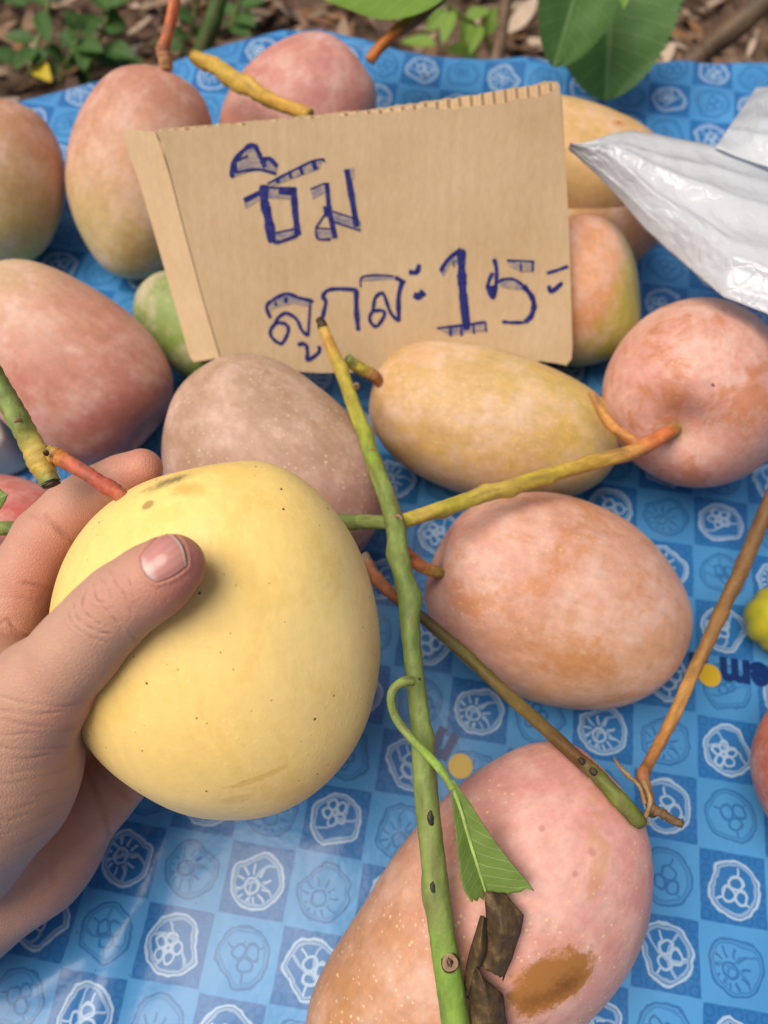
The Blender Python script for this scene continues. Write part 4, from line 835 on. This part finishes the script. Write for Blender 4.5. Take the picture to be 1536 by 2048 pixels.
yl = leaf_obj('fallen_leaf', at(70, 130, GZ + .03), at(100, 160, GZ + .035), .02, CN, leaf_mat('yellow_leaf', lin(206, 180, 40), lin(220, 190, 60), lin(226, 206, 110), .6, .2), None, seed=4)
tag(yl, 'small bright yellow fallen leaf on the soil at top left', 'leaf')

# ------------------------------------------------------------------ the hand
HP = []      # rounded cones: p1, r1, p2, r2, blend
def chain(rows, k):
    for a, b in zip(rows[:-1], rows[1:]): HP.append((pt(*a[:3]), a[3], pt(*b[:3]), b[3], k))
THUMB = [(350, 1128, .2190, .0086), (318, 1153, .2205, .0094), (285, 1176, .2225, .0099), (238, 1208, .2255, .0107), (195, 1252, .2285, .0112), (152, 1302, .2315, .0122), (80, 1382, .239, .0156), (-40, 1535, .254, .0325), (-130, 1660, .268, .034)]
chain(THUMB, .006)
PALM = [[(-12, 1285, .289, .0150), (-90, 1480, .286, .019), (-190, 1760, .292, .026)],
        [(30, 1430, .311, .0150), (-60, 1580, .308, .020), (-190, 1790, .304, .026)],
        [(105, 1510, .317, .0150), (0, 1640, .314, .021), (-170, 1820, .308, .027)],
        [(190, 1588, .313, .0158), (62, 1690, .311, .0265), (-150, 1850, .308, .031)],
        [(-40, 1535, .262, .024), (-60, 1600, .295, .024), (0, 1650, .308, .022)],
        [(-170, 1790, .300, .032), (-420, 2080, .315, .029), (-760, 2420, .345, .034)],
        [(-10, 1300, .285, .0135), (-20, 1400, .262, .017), (-30, 1500, .254, .024)]]
for c in PALM: chain(c, .011)
chain([(284, 938, .2895, .0079), (240, 962, .2905, .0086), (190, 990, .2915, .0096), (140, 1026, .2905, .0104), (92, 1078, .289, .0114), (50, 1150, .288, .0120), (18, 1225, .288, .0134), (-12, 1285, .289, .0150)], .006)
chain([(395, 1005, .314, .0078), (310, 1050, .318, .0088), (160, 1190, .312, .0105), (60, 1350, .313, .0128), (30, 1430, .311, .0150)], .006)
chain([(490, 1150, .326, .0078), (420, 1220, .328, .0088), (270, 1340, .325, .0104), (150, 1450, .319, .0128), (105, 1510, .317, .0150)], .006)
chain([(510, 1330, .328, .0068), (440, 1395, .328, .0078), (330, 1480, .322, .0092), (240, 1550, .316, .0120), (190, 1588, .313, .0158)], .006)
HPA = [(np.array(a, np.float32), np.float32(r1), np.array(b, np.float32), np.float32(r2), np.float32(k)) for a, r1, b, r2, k in HP]
def sdf(P):
    out = None
    for a, r1, b, r2, k in HPA:
        ab = b - a; t = ((P - a) @ ab) / (ab @ ab); np.clip(t, 0, 1, out=t)
        q = P - a - t[..., None] * ab; d = np.sqrt((q * q).sum(-1)) - (r1 + (r2 - r1) * t)
        if out is None: out = d
        else:
            h = np.clip(.5 + .5 * (d - out) / k, 0, 1); out = d + (out - d) * h - k * h * (1 - h)
    return out
def surface_nets(val, org, h):
    ins = val < 0; nx, ny, nz = val.shape; cs = [(i, j, k) for i in (0, 1) for j in (0, 1) for k in (0, 1)]
    cnt = sum(ins[i:nx - 1 + i, j:ny - 1 + j, k:nz - 1 + k].astype(np.int8) for i, j, k in cs)
    act = np.argwhere((cnt > 0) & (cnt < 8)); pos = np.zeros((len(act), 3)); num = np.zeros(len(act))
    cv_ = np.stack([val[act[:, 0] + i, act[:, 1] + j, act[:, 2] + k] for i, j, k in cs], 1)
    for a in range(8):
        for b in range(a + 1, 8):
            if sum(abs(cs[a][m] - cs[b][m]) for m in range(3)) != 1: continue
            va, vb = cv_[:, a], cv_[:, b]; m = (va < 0) != (vb < 0); t = np.where(m, va / np.where(m, va - vb, 1), 0)
            pos += np.where(m[:, None], np.array(cs[a]) + t[:, None] * (np.array(cs[b]) - np.array(cs[a])), 0); num += m
    V_ = org + (act + pos / num[:, None]) * h
    vid = -np.ones((nx - 1, ny - 1, nz - 1), np.int64); vid[tuple(act.T)] = np.arange(len(act)); F_ = []
    for ax in range(3):
        o1, o2 = [(1, 2), (2, 0), (0, 1)][ax]
        s0 = [slice(None)] * 3; s1 = [slice(None)] * 3; s0[ax] = slice(0, -1); s1[ax] = slice(1, None)
        A, B = ins[tuple(s0)], ins[tuple(s1)]; e = np.argwhere(A != B); e = e[(e[:, o1] > 0) & (e[:, o2] > 0) & (e[:, o1] < val.shape[o1] - 1) & (e[:, o2] < val.shape[o2] - 1)]
        fl = A[tuple(e.T)]; d1 = np.zeros(3, int); d1[o1] = 1; d2 = np.zeros(3, int); d2[o2] = 1
        q = [vid[tuple((e - d1 - d2).T)], vid[tuple((e - d2).T)], vid[tuple(e.T)], vid[tuple((e - d1).T)]]
        q = np.stack(q, 1); q[~fl] = q[~fl][:, ::-1]; F_.append(q)
    return V_, np.vstack(F_)
allp = np.array([p for a in HP for p in (a[0], a[2])]); rr_ = np.array([r for a in HP for r in (a[1], a[3])])
keep = allp[:, 0] > -.36
lo = (allp - rr_[:, None]).min(0) - .006; hi = (allp + rr_[:, None]).max(0) + .006; lo[0] = max(lo[0], -.30)
hs_ = .00125
dims = np.ceil((hi - lo) / hs_).astype(int)
cst = 4
cd_ = [-(-int(d) // cst) + 1 for d in dims]
cg = np.stack(np.meshgrid(*[lo[k] + (np.arange(cd_[k]) + .5) * hs_ * cst - hs_ * .5 for k in range(3)], indexing='ij'), -1).astype(np.float32)
cval = sdf(cg)
val = cval.repeat(cst, 0).repeat(cst, 1).repeat(cst, 2)[:dims[0], :dims[1], :dims[2]].copy()
idx = np.argwhere(np.abs(val) < hs_ * cst * 1.3)
for i0 in range(0, len(idx), 400000):
    ii = idx[i0:i0 + 400000]; val[tuple(ii.T)] = sdf((lo + ii * hs_).astype(np.float32))
val[0] = np.maximum(val[0], 1e-3)
HV, HF = surface_nets(val, lo, hs_)
# one quad subdivision, then project onto the surface
ed = np.sort(np.vstack([HF[:, [0, 1]], HF[:, [1, 2]], HF[:, [2, 3]], HF[:, [3, 0]]]), 1); ue, inv = np.unique(ed, axis=0, return_inverse=True); inv = inv.ravel()
nV, nF = len(HV), len(HF); em = HV[ue].mean(1); fm = HV[HF].mean(1)
E_ = (inv + nV).reshape(4, nF).T; fi = nV + len(ue) + np.arange(nF)
HV = np.vstack([HV, em, fm])
HF = np.vstack([np.stack([HF[:, k], E_[:, k], fi, E_[:, (k + 3) % 4]], 1) for k in range(4)])
def grad(P, e=.0006):
    g_ = np.stack([sdf((P + np.eye(3)[k] * e).astype(np.float32)) - sdf((P - np.eye(3)[k] * e).astype(np.float32)) for k in range(3)], 1)
    return g_ / (np.linalg.norm(g_, axis=1, keepdims=True) + 1e-9)
NR = grad(HV); inner = HV[:, 0] > lo[0] + .004
for _ in range(2): HV = HV - NR * (sdf(HV.astype(np.float32)) * inner)[:, None]
PJ = proj(HV); facing = (NR @ -FW)
front = np.clip(facing * 3 + .2, 0, 1)
def segdist(P2, a, b):
    ab = b - a; t = np.clip(((P2 - a) @ ab) / (ab @ ab + 1e-9), 0, 1); return np.linalg.norm(P2 - a - t[:, None] * ab, axis=1)
def polydist(P2, pl):
    d = np.full(len(P2), 1e3); q = np.array(pl, float); m = np.where(((P2 > q.min(0) - 45) & (P2 < q.max(0) + 45)).all(1))[0]; Q = P2[m]; dm = np.full(len(m), 1e3)
    for a, b in zip(q[:-1], q[1:]): dm = np.minimum(dm, segdist(Q, a, b))
    d[m] = dm; return d
P2 = PJ[:, :2]; disp = np.zeros(len(HV)); crease = np.zeros(len(HV))
thumbish = PJ[:, 2] < .262
KN = [[(187, 1170), (193, 1197), (216, 1223), (236, 1246)], [(174, 1176), (164, 1202), (170, 1225), (200, 1248)], [(200, 1155), (213, 1173), (221, 1197), (220, 1206)], [(221, 1143), (232, 1168), (250, 1192), (258, 1215), (263, 1234)],
      [(247, 1148), (260, 1168), (266, 1194)], [(146, 1208), (156, 1238), (187, 1259), (222, 1268)], [(133, 1220), (146, 1249), (182, 1274), (214, 1284)], [(258, 1258), (268, 1276), (280, 1284)], [(212, 1206), (190, 1200), (180, 1190)]]
for k, pl_ in enumerate(KN):
    d = polydist(P2, catmull(pl_, 5)); w = np.exp(-(d / 1.9) ** 2) * thumbish * front; w = w * (.55 + .45 * np.sin(P2[:, 0] * .13 + P2[:, 1] * .17 + k * 2)); disp -= w * .00026; crease = np.maximum(crease, w * (.6 if k in (0, 1, 3, 5) else .4))
    disp += np.exp(-((d - 6) / 4) ** 2) * thumbish * front * .00010
for i in range(13):
    y0 = 1392 + 25 * i; x1 = 162 - .35 * max(0, i - 2) ** 1.9; y1 = 1408 + 20 * i - (12 if i % 2 else 0)
    pl_ = [(-70, y0 - 14 - 3 * i), (0, y0 + 4 * math.sin(i * 2.3)), (60 + 10 * math.sin(i), (y0 + y1) / 2 + 8 + 4 * math.sin(i * 1.7)), (x1 - 28, y1 + 4), (x1 + 6, y1 - 8)]
    d = polydist(P2, catmull(pl_, 5)); a_ = (1.0 if i < 6 else .6) * (.55 + .45 * math.sin(i * 3.1) ** 2)
    var = .55 + .45 * np.sin(P2[:, 0] * .06 + i * 1.9); w = np.exp(-(d / 2.8) ** 2) * thumbish * front * a_ * var; disp -= w * .00040; crease = np.maximum(crease, w * .55)
    disp += np.exp(-((d - 9) / 6) ** 2) * thumbish * front * .00012 * a_
back_ = (~thumbish)
for pl_, dep, wd in [([(92, 1032), (118, 1058), (150, 1086)], .0009, 4.5), ([(60, 1028), (96, 1046), (130, 1074)], .0003, 4), ([(50, 1166), (80, 1174), (112, 1184)], .0006, 4.5), ([(0, 1246), (16, 1241), (34, 1257), (62, 1276)], .0008, 4), ([(0, 1262), (20, 1258), (44, 1276)], .0004, 4), ([(0, 1196), (40, 1196), (80, 1206)], .0003, 4),
                     ([(165, 1525), (190, 1580), (212, 1640), (220, 1665)], .0008, 6), ([(105, 1640), (104, 1700), (108, 1760)], .0004, 8), ([(150, 1500), (215, 1560), (262, 1600)], .0004, 6)]:
    d = polydist(P2, catmull(pl_, 5)); wd = wd * 1.15; w = np.exp(-(d / wd) ** 2) * back_ * front * (.8 + .2 * np.sin(P2[:, 0] * .09 + P2[:, 1] * .05)); disp -= w * dep * .8; crease = np.maximum(crease, w * min(1, dep * 1100) * .42)
# nail bed
NA, NB, NC, ND = np.array([282., 1113]), np.array([314., 1164]), np.array([374., 1131]), np.array([337., 1063])
def nail_uv2px(u, v):        # u along the thumb 0 base .. 1 tip, v across 0..1
    bulge_b = -10 * math.sin(math.pi * v); bulge_t = 13 * math.sin(math.pi * v)
    A = NA * (1 - v) + NB * v + np.array([.76, -.65]) * bulge_b; B = ND * (1 - v) + NC * v + np.array([.76, -.65]) * bulge_t
    p = A * (1 - u) + B * u; return p + np.array([.65, .76]) * (v - .5) * 2 * 5 * math.sin(math.pi * u)
nail_out = [nail_uv2px(u, 0) for u in np.linspace(0, 1, 8)] + [nail_uv2px(1, v) for v in np.linspace(0, 1, 8)] + [nail_uv2px(u, 1) for u in np.linspace(1, 0, 8)] + [nail_uv2px(0, v) for v in np.linspace(1, 0, 8)]
dN = polydist(P2, nail_out); cN = np.mean(nail_out, 0)
insd = np.zeros(len(HV), bool)
for (x1, y1), (x2, y2) in zip(nail_out, nail_out[1:] + nail_out[:1]):
    c = ((y1 > P2[:, 1]) != (y2 > P2[:, 1])) & (P2[:, 0] < (x2 - x1) * (P2[:, 1] - y1) / (y2 - y1 + 1e-9) + x1); insd ^= c
sdN = np.where(insd, -dN, dN)
disp += thumbish * front * (np.exp(-((sdN - 5) / 5) ** 2) * .00042 - np.clip(-sdN / 6, 0, 1) * .0004 - np.exp(-((sdN - .5) / 2.0) ** 2) * .0003)
crease = np.maximum(crease, np.exp(-((sdN - 1) / 2.2) ** 2) * thumbish * front * .5)
HV = HV + NR * disp[:, None]
for p in range(1): pass
lowf = np.array([mn.noise(Vector((v[0] * 55, v[1] * 55, v[2] * 55))) for v in HV[::1]]) if len(HV) < 400000 else np.zeros(len(HV))
HV = HV + NR * (lowf * .00045)[:, None]
def near(px, py, d, r): return np.exp(-((np.linalg.norm(HV - pt(px, py, d), axis=1)) / r) ** 2)
red = .9 * near(372, 1130, .217, .012) + .75 * near(340, 1190, .22, .011) + .8 * near(290, 935, .286, .016) + .55 * near(120, 1080, .28, .018) + .5 * near(60, 1180, .28, .014) + .5 * near(150, 1620, .30, .02) + .45 * near(90, 1780, .30, .02) + .3 * near(215, 1210, .215, .008) + .35 * near(150, 1440, .23, .014) + .35 * near(30, 1270, .28, .01)
red = np.clip(red + .12 * lowf, 0, 1)
hand = root_at('person', pt(-150, 1780, .30)); tag(hand, 'bare left hand reaching in from the left, thumb on the yellow mango', 'person')
def skin_mat():
    g = G('skin'); o = g.obj(); rd = g.attr('Col'); r_, cr_, _ = g.sep(rd)
    n1 = g.noise(o, 45, 4, .6); n2 = g.noise(o, 260, 4, .65); n3 = g.noise(o, 900, 3, .6)
    c = g.mix(n1, lin(194, 150, 128), lin(204, 158, 136))
    c = g.mix(g.m('ADD', r_ * .75, g.ss(n2, .55, .8) * .12, clamp=True), c, lin(206, 122, 108))
    c = g.mix(g.ss(g.noise(o, 120, 4, .6), .5, .75) * .22, c, lin(212, 174, 136))
    c = g.mix(cr_ * .8, c, lin(112, 74, 56))
    f = .92 + .16 * n2; c = g.mix(1.0, c, g.comb(f, f, f), 'MULTIPLY')
    # fine skin lines run across the thumb
    axv = pt(350, 1128, .219) - pt(80, 1382, .239); axv /= np.linalg.norm(axv)
    s1 = g.noise(g.vm('MULTIPLY', o, tuple(1.0 for _ in range(3))), 420, 2, .5, .6)
    dv_, _ = g.voro(o, 900, 'DISTANCE_TO_EDGE')
    h = g.ss(dv_, .0, .25) * .7 + n3 * .4 + s1 * .6
    g.bsdf.inputs['Subsurface Radius'].default_value = (1.0, .35, .2)
    return g.set(color=c, rough=.46 + .1 * n2, spec=.38, sss=.18, sscale=.0035, normal=g.bump(h, .32, .0005))
cols = np.stack([red, np.clip(crease, 0, 1), 0 * red, 0 * red + 1], 1)
mesh_obj('hand', HV, HF, skin_mat(), hand, cols=cols)
# thumb nail, laid on the surface
nvs, nfs, ncs = [], [], []; nu_, nv_ = 26, 26
UVn = [(i / (nu_ - 1), j / (nv_ - 1)) for i in range(nu_) for j in range(nv_)]
Rn = np.array([ray(*nail_uv2px(.01 + .98 * u, v)) for u, v in UVn]); Dn = np.full(len(Rn), .17)
for _ in range(50): Dn = Dn + .8 * sdf((CC + Rn * Dn[:, None]).astype(np.float32))
NPT = CC + Rn * Dn[:, None]
for i in range(nu_):
    u = i / (nu_ - 1)
    for j in range(nv_):
        v = j / (nv_ - 1); p = NPT[i * nv_ + j]; e = min(v, 1 - v) * 6; lift = .00006 + .00030 * min(1, e) * min(1, u * 5) + .0003 * max(0, u - .75)
        nvs.append(p - FW * lift - FW * .00035 * math.sin(math.pi * v))
        lun = max(0, 1 - ((u + .02) / .26) ** 2 - ((v - .5) / .5) ** 2) ; tipw = 1 if u > .945 else (0.25 if u > .92 else 0)
        c = np.array(lin(206, 140, 132)[:3]); c = c + (np.array(lin(226, 190, 182)[:3]) - c) * min(1, lun * 1.3); c = c + (np.array(lin(226, 194, 180)[:3]) - c) * tipw
        c = c * (1 + .05 * math.sin(v * 34) * (1 - tipw)); ncs.append(list(c) + [1])
for i in range(nu_ - 1):
    for j in range(nv_ - 1): nfs.append((i * nv_ + j, i * nv_ + j + 1, (i + 1) * nv_ + j + 1, (i + 1) * nv_ + j))
solid(mesh_obj('thumbnail', nvs, nfs, col_mat('nail', .28, .5, .15, 500, .06, 200, .15), hand, cols=ncs), .0004)
# pieces of parts hang under their part
def under(child_names, root, part_name):
    part = next(c for c in root.children if c.name.split('.')[0] == part_name)
    for c in list(root.children):
        if c.name.split('.')[0] in child_names and c is not part:
            mi = c.matrix_parent_inverse.copy(); c.parent = part
            c.matrix_parent_inverse = Matrix() if part.matrix_parent_inverse != Matrix() else mi
under(('leaf_scar', 'dark_blotch', 'dark_tip'), main, 'branch_stem'); under(('midrib',), main, 'leaf')
under(('dark_blotch',), ol, 'branch_stem'); under(('cut_end', 'leaf_scar'), held, 'stem'); under(('thumbnail',), hand, 'hand')
